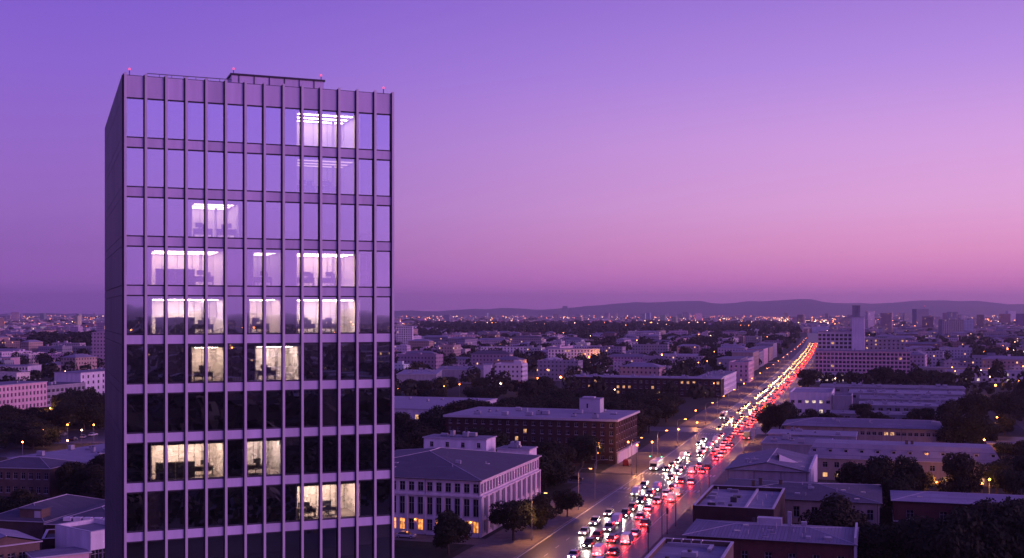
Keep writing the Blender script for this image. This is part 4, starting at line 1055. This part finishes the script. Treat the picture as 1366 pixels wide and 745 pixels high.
woods(700, rpx(-20, 1390, 432, 452), (10, 17), (14, 24), 34, 3.2)
woods(420, rpx(-20, 1390, 424, 433), (12, 18), (30, 60), 26, 7.0, False)
woods(200, rpx(760, 1366, 458, 476), (10, 16), (11, 17), 60, 1.9)
def behind():
    D = 180 + 2600 * rnd.random() ** 1.3; a = radians(U(100, 200)); return (D * sin(a), D * cos(a))
woods(900, behind, (12, 24), (14, 30), 40, 3.4, False)
woods(520, lambda: (lambda D, a: (D * sin(a), D * cos(a)))(30 + 330 * sqrt(rnd.random()), radians(U(110, 190))), (9, 15), (12, 18), 150, .9, False)  # unseen trees behind the camera, added to darken reflections in the lower panes
def beside():
    D = 230 + 2600 * rnd.random() ** 1.4; return (rnd.choice([-1, 1]) * U(.46, .85) * D, D)
woods(700, beside, (9, 14), (10, 16), 110, 1.3)
wood.build('woodland', kind='stuff', label='dark woods and street trees between the far blocks', category='woods')

# ------------------------------------------------------------------ hills
prof = [(-3000, 414), (-200, 417), (140, 416.5), (400, 414), (530, 411.5), (600, 411), (650, 409.5), (700, 410), (750, 407.5), (800, 403.5), (850, 401.5), (900, 399.5), (930, 398.5), (965, 401), (1000, 399), (1040, 398), (1080, 397.5), (1115, 401), (1150, 401), (1200, 399.5), (1250, 397.8), (1290, 400), (1366, 402), (1700, 404), (2600, 410)]
def hz(p):
    for (a, ya), (b, yb) in zip(prof, prof[1:]):
        if a <= p <= b:
            t = (p - a) / (b - a); t = t * t * (3 - 2 * t); return ya + (yb - ya) * t
    return 416
def hills():
    m = mat('hill_woods', (.09, .085, .08), rough=1, var=.4, scale=.0012)
    mb = MB([m]); D0 = 21000; n = 260; ds = [-3500, -2400, -1300, -500, 0, 700, 2000, 4000]; fr = [0, .35, .72, .94, 1, .9, .6, 0]
    idx = []
    for i in range(n + 1):
        p = -1500 + 4300 * i / n; k = (p - CX) / F; H = CAMZ - 45 + (HZ - hz(p)) * D0 / F + 14 * sin(p * .031) + 9 * sin(p * .083 + 1) + 5 * sin(p * .21)
        row = []
        for d, f in zip(ds, fr):
            D = D0 + d; mb.v.append((k * D0 * (1 + d / D0 * .5), D, max(-2, H * f + (18 * sin(p * .05 + d * .002) if 0 < f < 1 else 0)) if f else -2)); row.append(len(mb.v) - 1)
        idx.append(row)
    for a, b in zip(idx, idx[1:]):
        for j in range(len(ds) - 1): mb.f.append((a[j], b[j], b[j + 1], a[j + 1])); mb.mi.append(0)
    mb.build('hills', smooth=True, kind='structure')
hills()

# ------------------------------------------------------------------ street lamps
M['lamp_on'] = emit('sodium_lamp', (1, .34, .08), 16); M['lamp_row'] = emit('sodium_lamp_row', (1, .25, .04), 60); M['lamp_white'] = emit('white_lamp', (1, .7, .5), 14)
M['lamp_far'] = emit('sodium_lamp_far', (1, .24, .04), 26); M['lamp_farw'] = emit('white_lamp_far', (1, .55, .32), 20)
M['red_l'] = emit('red_signal', (1, .04, .05), 30); M['green_l'] = emit('green_signal', (.1, 1, .5), 12)
def street_lamp(x, y, h, ang, label, lit=True, arm=2.8, power=900, group=None, col=(1, .40, .14)):
    r = empty('street_lamp', (x, y, .14), ang, label, 'street lamp', group)
    mb = MB([M['pole']]); mb.tube((0, 0, 0), (0, 0, 1.0), .16, .14, 8); mb.tube((0, 0, 1.0), (0, 0, h - 1.2), .11, .08, 8); mb.build('pole', r)
    mb = MB([M['pole']]); pts = [(0, 0, h - 1.2), (.25, 0, h - .6), (.9, 0, h - .15), (1.9, 0, h), (arm, 0, h + .02)]
    for a, b in zip(pts, pts[1:]): mb.tube(a, b, .065, .06, 6)
    mb.build('arm', r)
    mb = MB([M['pole'], (M['lamp_row'] if group else M['lamp_on']) if lit else M['glass']]); mb.box(arm - .1, arm + .75, -.17, .17, h - .02, h + .14); mb.box(arm, arm + .68, -.13, .13, h - .10, h - .022, 1)
    mb.build('lamp_head', r)
    if lit and power:
        ld = bpy.data.lights.new('lamp_light', 'SPOT'); ld.energy = power; ld.color = col; ld.spot_size = radians(150); ld.spot_blend = .6; ld.shadow_soft_size = .25
        lo = bpy.data.objects.new('lamp_light', ld); COL.objects.link(lo); lo.parent = r; lo.location = (arm + .34, 0, h - .14)
ra = -RA
PW = 10500
for (u_, lab) in ((246, 'lit tall lamp at the classical building corner, nearest on its pavement'), (288, 'lit lamp beside the smallest pavement tree'), ):
    x, y = lane(-72.3, u_); street_lamp(x, y, 10.6, ra, lab, True, power=PW)
x, y = lane(-72.3, 306); street_lamp(x, y, 10.6, ra, 'unlit tall lamp before the crossing on the classical building side', False)
x, y = lane(-72.3, 355); street_lamp(x, y, 11.6, ra, 'lit tall lamp at the crossing near the brick block', True, power=PW)
x, y = su(-86, 366); street_lamp(x, y, 8, ra + pi / 2, 'low lamp on the corner lawn before the brick block', True, power=6000)
for (u_, lab) in ((252, 'unlit curved lamp on the shop side pavement, nearest the flat roof shop'), (310, 'lamp by the gabled house on the shop side pavement')):
    x, y = lane(-44.6, u_); street_lamp(x, y, 10.6, ra + pi, lab, u_ > 300, power=PW * .8)
gl = 'lit lamps in the row along the avenue'
for i, u_ in enumerate((400, 445, 530, 575, 625, 680, 735, 800, 870, 940, 1010, 1090, 1170, 1260, 1350, 1450, 1560, 1680, 1800, 1950)):
    x, y = lane(-72.3, u_); street_lamp(x, y, 9.5, ra, 'lit lamp in the tower side row along the avenue', True, power=PW if u_ < 1300 else 0, group=gl)
    x, y = lane(-44.6, u_ + 18); street_lamp(x, y, 9.5, ra + pi, 'lit lamp in the shop side row along the avenue', True, power=PW if u_ < 1300 else 0, group='lit lamps in the shop side row')
# lamps away from the avenue, surveyed from the photograph: (x, y of the lamp head, height, orange?, with light)
far_l = [(90, 567, 8, 1, 1), (67, 545, 8, 1, 1), (125, 567, 7, 1, 1), (58, 574, 6, 1, 0), (109, 574, 6, 0, 0), (35, 460, 8, 1, 0), (117, 620, 4, 1, 1),
         (737, 482, 8, 0, 1), (786, 477, 8, 1, 1), (796, 476, 8, 1, 1), (717, 506, 8, 1, 1), (748, 504, 8, 1, 1), (613, 513, 8, 1, 1), (712, 489, 8, 1, 1), (668, 512, 6, 0, 0), (704, 514, 6, 0, 0),
         (690, 456, 8, 1, 0), (577, 457, 7, 0, 0), (760, 457, 7, 1, 0), (781, 455, 7, 1, 0), (643, 450, 7, 0, 0), (884, 466, 9, 1, 1), (667, 454, 7, 0, 0), (606, 462, 7, 1, 0),
         (883, 474, 9, 1, 0), (1330, 557, 8, 1, 1), (1313, 587, 7, 1, 1), (1314, 545, 6, 0, 0), (1320, 493, 8, 1, 1), (1328, 515, 6, 1, 1), (1360, 509, 7, 1, 1), (1256, 462, 8, 0, 0),
         (1332, 461, 9, 1, 0), (1328, 456, 9, 1, 0), (1338, 463, 9, 1, 0), (1216, 465, 8, 0, 0), (1214, 459, 8, 1, 0), (1294, 462, 8, 0, 0), (1286, 464, 8, 0, 0), (1340, 445, 10, 0, 0), (1295, 446, 10, 0, 0),
         (1366, 470, 9, 1, 0), (1344, 466, 9, 1, 0), (1352, 468, 9, 0, 0), (930, 564, 7, 1, 0), (928, 548, 5, 1, 1), (1320, 640, 5, 1, 0), (1250, 644, 4, 1, 1), (1310, 646, 4, 1, 1),
         (905, 573, 6, 1, 0), (838, 590, 6, 1, 0), (850, 594, 7, 1, 1), (870, 590, 6, 1, 0), (560, 494, 6, 1, 0), (575, 500, 6, 1, 1), (820, 520, 6, 0, 0), (1235, 455, 8, 0, 0), (1365, 490, 8, 1, 0),
         (1060, 440, 10, 0, 0), (1068, 437, 10, 0, 0), (655, 500, 6, 1, 0), (590, 480, 7, 1, 0), (530, 479, 7, 1, 0), (10, 470, 8, 0, 0), (128, 452, 8, 0, 0), (90, 588, 5, 0, 0), (30, 590, 5, 1, 0)]
lp = {}
def lamp_post(x, y, h, org, size, light):
    key = (org, round(h), size)
    if key not in lp:
        mb = MB([M['pole'], M['lamp_far'] if org else M['lamp_farw']]); mb.tube((0, 0, 0), (0, 0, h), .1, .07, 6); mb.ico((0, 0, h + size * .7), size, 1); lp[key] = mb.mesh('lamp_post')
    lab = 'orange lamp post glowing among the trees and roofs' if org else 'white lamp post glowing among the trees and roofs'
    o = link('lamp_post', lp[key], None, (x, y, .05), 0, label=lab, category='street lamp', group=lab)
    if light:
        ld = bpy.data.lights.new('lamp_light', 'POINT'); ld.energy = 3800; ld.color = (1, .36, .10) if org else (1, .8, .65); ld.shadow_soft_size = .4
        lo = bpy.data.objects.new('lamp_light', ld); COL.objects.link(lo); lo.parent = o; lo.location = (0, 0, h + size * 2.2)
for (lx, ly, h, org, lt) in far_l:
    x, y = px(lx, ly, h + .3); D = y
    lamp_post(x, y, h, org, .36 if D < 700 else (.75 if D < 1400 else 1.1), lt)
R3 = random.Random(21)
c = 0
while c < 170:
    D = 480 + 2600 * R3.random() ** .9; x = R3.uniform(-.44, .44) * D
    if not is_free(x, D, 1) or not road_free(x, D, 1) or any((x - a) ** 2 + (D - b) ** 2 < (r_ + 1) ** 2 for a, b, r_ in BL): continue
    c += 1
    lamp_post(x, D, 9, R3.random() < .7, .26 if D < 700 else (.36 if D < 1400 else .6), False)
lights = MB([M['pole'], M['lamp_far'], M['lamp_farw']])
for i in range(520):
    D = 3000 + 11000 * R3.random() ** 1.6; x = R3.uniform(-.46, .46) * D; q = x / D * F + CX; yb = HZ + F * CAMZ / D
    if 140 < q < 515: continue
    z = R3.uniform(10, 26); s_ = R3.uniform(.5, 1.15) * D / 5000
    lights.tube((x, D, 0), (x, D, z), .2, .2, 4); lights.ico((x, D, z), max(.5, s_), 1 if R3.random() < .68 else 2)
for cx_, n, D0 in ((1045, 60, 7500), (1035, 30, 6500), (1055, 45, 4800), (1100, 40, 4200), (1345, 40, 5200), (1300, 16, 7000), (690, 14, 8200), (755, 20, 7500), (970, 24, 6500), (880, 14, 8500), (580, 14, 6000), (30, 12, 9000), (110, 14, 7000)):
    for i in range(int(n * .6)):
        D = D0 * R3.uniform(.85, 1.2); x = (cx_ + R3.gauss(0, 14) - CX) / F * D; z = R3.uniform(12, 24)
        lights.tube((x, D, 0), (x, D, z), .2, .2, 4); lights.ico((x, D, z), R3.uniform(.6, 1.4), 1 if R3.random() < .4 else 2)
for i in range(110):
    D = 400 + 2600 * R3.random(); a = radians(R3.uniform(120, 185)); x, y = D * sin(a), D * cos(a); z = R3.uniform(10, 22)
    lights.tube((x, y, 0), (x, y, z), .15, .15, 4); lights.ico((x, y, z), .5 + D * .0002, 1)
lights.build('distant_street_lamps', kind='stuff', label='countless tiny lamps of the far city', category='street lamps')

# traffic signals
def signal(s_, u_, label, arm=0, h=6.0, red=True):
    x, y = lane(s_, u_); r = empty('traffic_signal', (x, y, .14), ra + (pi if s_ > -58 else 0), label, 'traffic signal')
    mb = MB([M['dark_metal']]); mb.tube((0, 0, 0), (0, 0, h), .11, .09, 8); mb.build('pole', r)
    if arm: mb = MB([M['dark_metal']]); mb.tube((0, 0, h - .2), (arm, 0, h + .2), .09, .06, 8); mb.build('arm', r)
    for xx in ([0] if not arm else [arm * .55, arm]):
        hx = MB([M['dark_metal']]); zz = h - .9 if not arm else h - .75; hx.box(xx - .22, xx + .22, -.42, -.12, zz - .5, zz + .7); hd = hx.build('signal_head', r)
        for j, mm in enumerate(('green_l', 'lampglow', 'red_l')):
            lit = (mm == 'red_l') == red and mm != 'lampglow'
            lb = MB([M[mm] if lit else M['glass']]); lb.tube((xx, -.425, zz - .3 + j * .4), (xx, -.46, zz - .3 + j * .4), .13, .13, 10); lb.build('signal_lens', hd)
signal(-45.2, 262, 'traffic signal on the shop side pavement by the cluttered roof shop')
signal(-45.0, 238, 'signal pole with small box beside the curved unlit lamp')
signal(-45.2, 331, 'long-armed signal over the outbound lanes at the crossing', 7.5, 6.5)
signal(-71.6, 359, 'long-armed signal over the inbound lanes at the brick block crossing', 8, 6.5, False)
signal(-44.9, 272, 'mast-arm signal reaching over the outbound lanes below the slate house', 8.5, 6.2)

# ------------------------------------------------------------------ vehicles
M['paints'] = []
for i, (nm, c_) in enumerate((('black', (.02, .02, .022)), ('silver', (.38, .38, .4)), ('white', (.7, .7, .7)), ('dark red', (.22, .02, .02)), ('blue', (.03, .05, .16)), ('grey', (.13, .13, .14)))):
    m, t, b = nt('car_paint_%d' % i); b.inputs['Base Color'].default_value = c_ + (1,); b.inputs['Roughness'].default_value = .35; b.inputs['Coat Weight'].default_value = .6; b.inputs['Metallic'].default_value = .2
    M['paints'].append((nm, m))
M['head'] = emit('headlight', (1, .84, .68), 30); M['headf'] = emit('headlight_far', (1, .46, .17), 20); M['tailf'] = emit('taillight_far', (1, .05, .03), 16); M['tail'] = emit('taillight', (1, .03, .04), 38); M['tyre'] = mat('tyre', (.02, .02, .02), rough=.9)
M['headoff'] = glossy_dark('headlight_off', (.5, .5, .5), .2); M['tailoff'] = glossy_dark('taillight_off', (.2, .01, .01), .2)
def car_profile(kind):
    if kind == 'suv': return 4.7, 1.9, [(-2.35, .35), (-2.35, .95), (-2.2, 1.1), (2.15, 1.08), (2.33, .85), (2.35, .35)], [(-2.2, 1.09), (-2.0, 1.72), (.35, 1.75), (1.1, 1.09)]
    if kind == 'van': return 5.2, 2.0, [(-2.6, .38), (-2.6, 1.2), (-2.55, 1.3), (2.2, 1.28), (2.55, .95), (2.6, .38)], [(-2.55, 1.29), (-2.5, 2.2), (1.1, 2.2), (1.9, 1.29)]
    return 4.5, 1.8, [(-2.25, .32), (-2.25, .82), (-2.1, .95), (2.0, .88), (2.2, .72), (2.25, .32)], [(-1.75, .93), (-1.2, 1.42), (.25, 1.44), (1.05, .91)]
def extr(mb, prof, y0, y1, inset, mi=0):
    n = len(prof); zmin = min(p[1] for p in prof); zmax = max(p[1] for p in prof); k = len(mb.v)
    for sgn, y in ((1, y0), (-1, y1)):
        for (x, z) in prof:
            t = (z - zmin) / (zmax - zmin); mb.v.append((x, y + sgn * inset * t, z))
    for i in range(n):
        j = (i + 1) % n; mb.f.append((k + i, k + j, k + n + j, k + n + i)); mb.mi.append(mi)
    mb.f.append(tuple(k + i for i in range(n))); mb.mi.append(mi); mb.f.append(tuple(k + n + i for i in reversed(range(n)))); mb.mi.append(mi)
def bevelled(me):
    import bmesh
    bm = bmesh.new(); bm.from_mesh(me); bmesh.ops.recalc_face_normals(bm, faces=bm.faces)
    bmesh.ops.bevel(bm, geom=list(bm.edges), offset=.07, segments=2, affect='EDGES', profile=.6); bm.to_mesh(me); bm.free()
    me.polygons.foreach_set('use_smooth', [True] * len(me.polygons)); return me
def make_car(kind, pi_, mode):
    L_, Wd, pb, pc = car_profile(kind); nm, pm_ = M['paints'][pi_]
    r = link({'suv': 'suv', 'van': 'delivery_van', 'sedan': 'car'}[kind], None)
    mb = MB([pm_]); extr(mb, pb, -Wd / 2, Wd / 2, .06); link('body', bevelled(mb.mesh('body')), r)
    mb = MB([pm_]); extr(mb, [(pc[1][0] + .02, pc[1][1]), (pc[2][0] - .02, pc[2][1]), (pc[2][0] - .1, pc[2][1] + .06), (pc[1][0] + .1, pc[1][1] + .06)], -Wd / 2 + .2, Wd / 2 - .2, .02); mb.build('roof_panel', r)
    mb = MB([M['glass'] if kind != 'van' else pm_]); extr(mb, pc, -Wd / 2 + .05, Wd / 2 - .05, .16); mb.build('cabin', r)
    for sx in (-L_ * .31, L_ * .32):
        for sy in (-1, 1):
            mb = MB([M['tyre'], M['metal']]); mb.tube((sx, sy * (Wd / 2 - .21), .33), (sx, sy * (Wd / 2 + .01), .33), .33, .33, 14); mb.tube((sx, sy * (Wd / 2 - .0), .33), (sx, sy * (Wd / 2 + .02), .33), .19, .19, 10, 1); mb.build('wheel', r)
    on = mode != 'parked'
    for sy in (-1, 1):
        mb = MB([M['head'] if on else M['headoff']]); mb.box(L_ / 2 - .06, L_ / 2 + .03, sy * (Wd / 2 - .3) - .17, sy * (Wd / 2 - .3) + .17, .58, .74); mb.build('headlight', r)
        mb = MB([M['tail'] if on else M['tailoff']]); mb.box(-L_ / 2 - .03, -L_ / 2 + .06, sy * (Wd / 2 - .26) - .16, sy * (Wd / 2 - .26) + .16, .62, .84); mb.build('taillight', r)
    r['category'] = {'suv': 'car', 'van': 'van', 'sedan': 'car'}[kind]
    KIDS[r.name] = [o for o in COL.objects if o.parent == r]
    return r
CP = {}
def car(kind, pi_, mode, x, y, ang, label, group, beam=False):
    key = (kind, pi_, mode == 'parked')
    if key not in CP:
        r = CP[key] = make_car(kind, pi_, mode); r.location = (x, y, .035); r.rotation_euler = (0, 0, ang); r['label'] = label; r['group'] = group
    else: r = copy_thing(CP[key], (x, y, .035), ang, label, group)
    return r
def add_beam(r, L_=2.4, e=900):
    ld = bpy.data.lights.new('headlight_beam', 'SPOT'); ld.energy = e * 1.25; ld.color = (1, .80, .66); ld.spot_size = radians(62); ld.spot_blend = .9; ld.shadow_soft_size = .15
    lo = bpy.data.objects.new('headlight_beam', ld); COL.objects.link(lo); lo.parent = r; lo.location = (L_, 0, .72); lo.rotation_euler = (0, radians(-83), 0)
def add_tail(r, e=420):
    ld = bpy.data.lights.new('taillight_glow', 'POINT'); ld.energy = e; ld.color = (1, .04, .05); ld.shadow_soft_size = .3
    lo = bpy.data.objects.new('taillight_glow', ld); COL.objects.link(lo); lo.parent = r; lo.location = (-2.75, 0, .75)
FC = {}
def far_car(x, y, ang, out, k):
    key = (out, k % 3)
    if key not in FC:
        nm, pm_ = M['paints'][(1, 5, 2)[k % 3]]; mb = MB([pm_, M['glass'], M['headf'], M['tailf']])
        L_, Wd, pb, pc = car_profile(['sedan', 'suv', 'sedan'][k % 3]); extr(mb, pb, -Wd / 2, Wd / 2, .06, 0); extr(mb, pc, -Wd / 2 + .05, Wd / 2 - .05, .16, 1)
        for sy in (-1, 1):
            mb.box(L_ / 2 - .05, L_ / 2 + .06, sy * .62 - .2, sy * .62 + .2, .55, .78, 2); mb.box(-L_ / 2 - .06, -L_ / 2 + .05, sy * .66 - .2, sy * .66 + .2, .6, .9, 3)
        FC[key] = mb.mesh('car')
    lab = 'outbound car in the distant red tail-light queue' if out else 'inbound car in the distant stream of white headlights'
    return link('car', FC[key], None, (x, y, .03), ang, label=lab, category='car', group=lab)
QM = MB([M['glass'], M['headf'], M['tailf']])
def queue_car(x, y, a, out):
    c, s_ = cos(a), sin(a); q = MB([]); q.box(-2.2, 2.2, -.9, .9, .35, 1.0); q.box(-1.4, .9, -.8, .8, 1.0, 1.45)
    for sy in (-.6, .6): q.box(2.2, 2.3, sy - .22, sy + .22, .5, .8, 1); q.box(-2.3, -2.2, sy - .22, sy + .22, .55, .9, 2)
    n = len(QM.v); QM.v.extend((x + p[0] * c - p[1] * s_, y + p[0] * s_ + p[1] * c, p[2] + .03) for p in q.v)
    QM.f.extend(tuple(n + i for i in f) for f in q.f); QM.mi.extend(q.mi)
def heading(s_, u_, d):
    x0, y0 = lane(s_, u_ - 1); x1, y1 = lane(s_, u_ + 1); a = math.atan2(y1 - y0, x1 - x0); return a if d > 0 else a + pi
R4 = random.Random(9)
li = 'inbound cars with headlights on'; lo_ = 'outbound cars with tail lights on'
for lane_s, d, gap0, gap1 in ((-63.4, -1, 9.5, 19), (-59.0, -1, 9, 16), (-55.0, 1, 9, 18), (-52.0, 1, 9, 16)):
    u_ = 216 + R4.uniform(0, 8); k = 0
    while u_ < 2000:
        if 330 < u_ < 356 and R4.random() < .5 or (470 < u_ < 520 and d < 0 and R4.random() < .5):
            u_ += 12; continue
        x, y = lane(lane_s + R4.uniform(-.3, .3), u_); a = heading(lane_s, u_, d)
        if u_ < 480:
            kd = R4.choice(['sedan', 'sedan', 'suv', 'suv', 'van']); pi_ = R4.randrange(6)
            if kd == 'van': pi_ = 2
            lab = ('inbound %s %s with bright white headlights on the avenue' if d < 0 else 'outbound %s %s with red tail lights on the avenue') % (M['paints'][pi_][0], {'sedan': 'saloon car', 'suv': 'tall car', 'van': 'delivery van'}[kd])
            r = car(kd, pi_, 'on', x, y, a, lab, lab)
            if d < 0: add_beam(r)
            else: add_tail(r); add_beam(r, e=260)
        else:
            if u_ > 1120: queue_car(x, y, a, d > 0); u_ += R4.uniform(14, 40); continue
            r = far_car(x, y, a, d > 0, k)
            if u_ < 1100 and k % 2 == 0:
                if d < 0: add_beam(r, e=1500)
                else: add_tail(r, 320)
        k += 1
        u_ += R4.uniform(gap0 * .95, gap1 * .8) * (1 if u_ < 800 else 1.5) + (R4.uniform(12, 34) if R4.random() < .16 else 0)
QM.build('distant_traffic', kind='stuff', label='far end of the traffic stream, merging into lights', category='traffic')
def make_bus(nm, lab, L_, H_, body, s_, u_, d, glassy=True):
    x, y = lane(s_, u_); r = empty(nm, (x, y, .035), heading(s_, u_, d), lab, 'bus' if glassy else 'lorry'); W = 2.5
    mb = MB([body]); mb.box(-L_ / 2, L_ / 2 if glassy else L_ / 2 - 2.2, -W / 2, W / 2, .5, H_); link('body', bevelled(mb.mesh('body')), r)
    if glassy:
        for sy in (-1, 1):
            for i in range(6): mb = MB([M['litw']]); xx = -L_ / 2 + .7 + i * (L_ - 1.6) / 6; mb.box(xx, xx + (L_ - 1.6) / 6 - .18, sy * W / 2 - .02, sy * W / 2 + .02, 1.4, 2.4); mb.build('window', r)
    else:
        mb = MB([M['paints'][2][1]]); mb.box(L_ / 2 - 2.1, L_ / 2, -1.15, 1.15, .5, 2.6); link('cab', bevelled(mb.mesh('cab')), r)
    mb = MB([M['glass']]); mb.box(L_ / 2 - .03, L_ / 2 + .03, -1.05, 1.05, 1.35, 2.4); mb.build('windscreen', r)
    for sx in (-L_ * .3, L_ * .33):
        for sy in (-1, 1): mb = MB([M['tyre'], M['metal']]); mb.tube((sx, sy * .95, .48), (sx, sy * 1.27, .48), .48, .48, 14); mb.tube((sx, sy * 1.26, .48), (sx, sy * 1.29, .48), .25, .25, 10, 1); mb.build('wheel', r)
    for sy in (-1, 1):
        mb = MB([M['head']]); mb.box(L_ / 2 - .03, L_ / 2 + .05, sy * .9 - .16, sy * .9 + .16, .7, .9); mb.build('headlight', r)
        mb = MB([M['tail']]); mb.box(-L_ / 2 - .05, -L_ / 2 + .03, sy * .95 - .14, sy * .95 + .14, .75, 1.1); mb.build('taillight', r)
    return r
make_bus('city_bus', 'white city bus with lit side windows in the kerb lane by the crossing', 11.5, 3.1, M['paints'][2][1], -67.6, 372, -1)
make_bus('city_bus', 'silver city bus in the kerb lane far beyond the brick block', 11.5, 3.1, M['paints'][1][1], -67.6, 560, -1)
make_bus('box_lorry', 'box lorry standing in the kerb lane past the park trees', 8.5, 3.3, M['paints'][5][1], -48.3, 470, 1, False)
# parked cars
for i in range(9):
    x, y = px(20 + i * 13, 588 - (i % 3) * 3); r = car('sedan', i % 6, 'parked', x, y, U(1.2, 1.8), 'parked %s car in the car park beside the tower' % M['paints'][i % 6][0], 'cars in the car park beside the tower')
    r['group'] = r['label']
for i, (s_, u_, pi_) in enumerate(((-100, 241, 1), (-104, 222, 5), (-93, 337, 5), (-99, 337.5, 1), (-78, 376, 3), (-86, 339, 0))):
    x, y = su(s_, u_); car('sedan' if i != 4 else 'van', pi_ if i != 4 else 3, 'parked', x, y, ra + (.05 if i != 4 else pi / 2), ['silver car parked before the classical building', 'grey car parked on the lawn edge by the round tree', 'grey car waiting in the side street by the crossing',
        'silver car behind the grey one in the side street', 'red van at the kerb before the brick block', 'black car at the mouth of the side street'][i], None)
for i in range(10):
    x, y = su(70 + (i % 5) * 14, 500 + (i // 5) * 60 + U(-3, 3)); c_ = (i * 5) % 6; r = car('sedan', c_, 'parked', x, y, U(0, 3), 'parked %s car in the kiosk car park' % M['paints'][c_][0], 'x'); r['group'] = r['label']

# ------------------------------------------------------------------ haze
hm = bpy.data.materials.new('haze'); hm.use_nodes = True; t = hm.node_tree; t.nodes.clear()
o_ = t.nodes.new('ShaderNodeOutputMaterial'); pv = t.nodes.new('ShaderNodeVolumePrincipled')
pv.inputs['Color'].default_value = (1, .93, 1, 1); pv.inputs['Density'].default_value = 6.0e-5; pv.inputs['Anisotropy'].default_value = .6
t.links.new(pv.outputs[0], o_.inputs['Volume'])
mb = MB([hm]); mb.box(-27500, 27500, -27500, 27500, -3, 470); mb.build('haze', kind='stuff')

# ------------------------------------------------------------------ sky, sun, camera
w = bpy.data.worlds.new('World'); scene.world = w; w.use_nodes = True; t = w.node_tree; N, L = t.nodes, t.links; N.clear()
out = N.new('ShaderNodeOutputWorld'); bg = N.new('ShaderNodeBackground'); bg2 = N.new('ShaderNodeBackground'); ad = N.new('ShaderNodeAddShader')
tc = N.new('ShaderNodeTexCoord'); sp = N.new('ShaderNodeSeparateXYZ'); L.new(tc.outputs['Generated'], sp.inputs[0])
def ramp(stops):
    r = N.new('ShaderNodeValToRGB'); e = r.color_ramp.elements; r.color_ramp.interpolation = 'EASE' if False else 'LINEAR'
    while len(e) > 1: e.remove(e[-1])
    e[0].position = stops[0][0]; e[0].color = lin(stops[0][1]) + (1,)
    for p, c_ in stops[1:]: x_ = e.new(p); x_.color = lin(c_) + (1,)
    L.new(mrz.outputs[0], r.inputs[0]); return r
mrz = N.new('ShaderNodeMapRange'); mrz.inputs['From Min'].default_value = -.05; mrz.inputs['From Max'].default_value = .95
L.new(sp.outputs[2], mrz.inputs['Value'])
cool = ramp([(0, (92, 55, 128)), (.05, (168, 102, 205)), (.0745, (172, 106, 206)), (.10, (156, 102, 192)), (.138, (158, 108, 201)), (.188, (151, 106, 207)), (.25, (140, 101, 212)), (.303, (128, 93, 208)), (.6, (88, 70, 172)), (1, (62, 52, 140))])
warm = ramp([(0, (130, 66, 122)), (.05, (228, 130, 212)), (.0745, (255, 145, 212)), (.10, (255, 166, 214)), (.138, (244, 178, 230)), (.188, (226, 170, 235)), (.25, (190, 147, 233)), (.303, (168, 128, 222)), (.6, (98, 78, 182)), (1, (66, 56, 148))])
gd = Vector((sin(radians(62)), cos(radians(62)), 0))
dt = N.new('ShaderNodeVectorMath'); dt.operation = 'DOT_PRODUCT'; L.new(tc.outputs['Generated'], dt.inputs[0]); dt.inputs[1].default_value = gd
mr = N.new('ShaderNodeMapRange'); mr.interpolation_type = 'SMOOTHSTEP'; mr.inputs['From Min'].default_value = .08; mr.inputs['From Max'].default_value = .86
L.new(dt.outputs['Value'], mr.inputs['Value'])
mx = N.new('ShaderNodeMix'); mx.data_type = 'RGBA'; L.new(mr.outputs[0], mx.inputs[0]); L.new(cool.outputs[0], mx.inputs[6]); L.new(warm.outputs[0], mx.inputs[7])
L.new(mx.outputs[2], bg.inputs[0]); mb2 = N.new('ShaderNodeMapRange'); mb2.interpolation_type = 'SMOOTHSTEP'; mb2.inputs['From Min'].default_value = .30; mb2.inputs['From Max'].default_value = 1.02; mb2.inputs['To Min'].default_value = 1.0; mb2.inputs['To Max'].default_value = 1.8
d2 = N.new('ShaderNodeVectorMath'); d2.operation = 'DOT_PRODUCT'; L.new(tc.outputs['Generated'], d2.inputs[0]); d2.inputs[1].default_value = (sin(radians(125)), cos(radians(125)), 0)
L.new(d2.outputs['Value'], mb2.inputs['Value']); L.new(mb2.outputs[0], bg.inputs[1])
SE, SR = radians(4), radians(95)
sk = N.new('ShaderNodeTexSky'); sk.sky_type = 'NISHITA'; sk.sun_disc = False; sk.sun_elevation = SE; sk.sun_rotation = SR
L.new(sk.outputs[0], bg2.inputs[0]); bg2.inputs[1].default_value = .004
L.new(bg.outputs[0], ad.inputs[0]); L.new(bg2.outputs[0], ad.inputs[1]); L.new(ad.outputs[0], out.inputs[0])
sd = bpy.data.lights.new('sun', 'SUN'); sd.energy = 1.7; sd.angle = radians(30); sd.color = (1, .42, .92)
so = bpy.data.objects.new('sun', sd); COL.objects.link(so)
dirv = Vector((sin(radians(108)) * cos(radians(9)), cos(radians(108)) * cos(radians(9)), sin(radians(9))))
so.rotation_euler = dirv.to_track_quat('Z', 'Y').to_euler()
cd = bpy.data.cameras.new('camera'); co = bpy.data.objects.new('camera', cd); COL.objects.link(co)
co.location = (0, 0, CAMZ); co.rotation_euler = (radians(90), 0, 0); cd.sensor_width = 36; cd.lens = F / 1366 * 36; cd.shift_y = (HZ - 372.5) / 1366; cd.clip_start = 1; cd.clip_end = 90000
scene.camera = co
scene.view_settings.view_transform = 'Standard'; scene.view_settings.look = 'None'; scene.view_settings.gamma = 1; scene.view_settings.exposure = 0
cy = scene.cycles; cy.max_bounces = 6; cy.diffuse_bounces = 2; cy.glossy_bounces = 3; cy.transparent_max_bounces = 12; cy.volume_bounces = 0; cy.use_denoising = True
cy.sample_clamp_indirect = 3.0; cy.use_light_tree = True; cy.caustics_reflective = False; cy.caustics_refractive = False
print(NG); print('TREES', NT[0], 'BLOCKS', len(cands), 'objects', len(COL.objects))
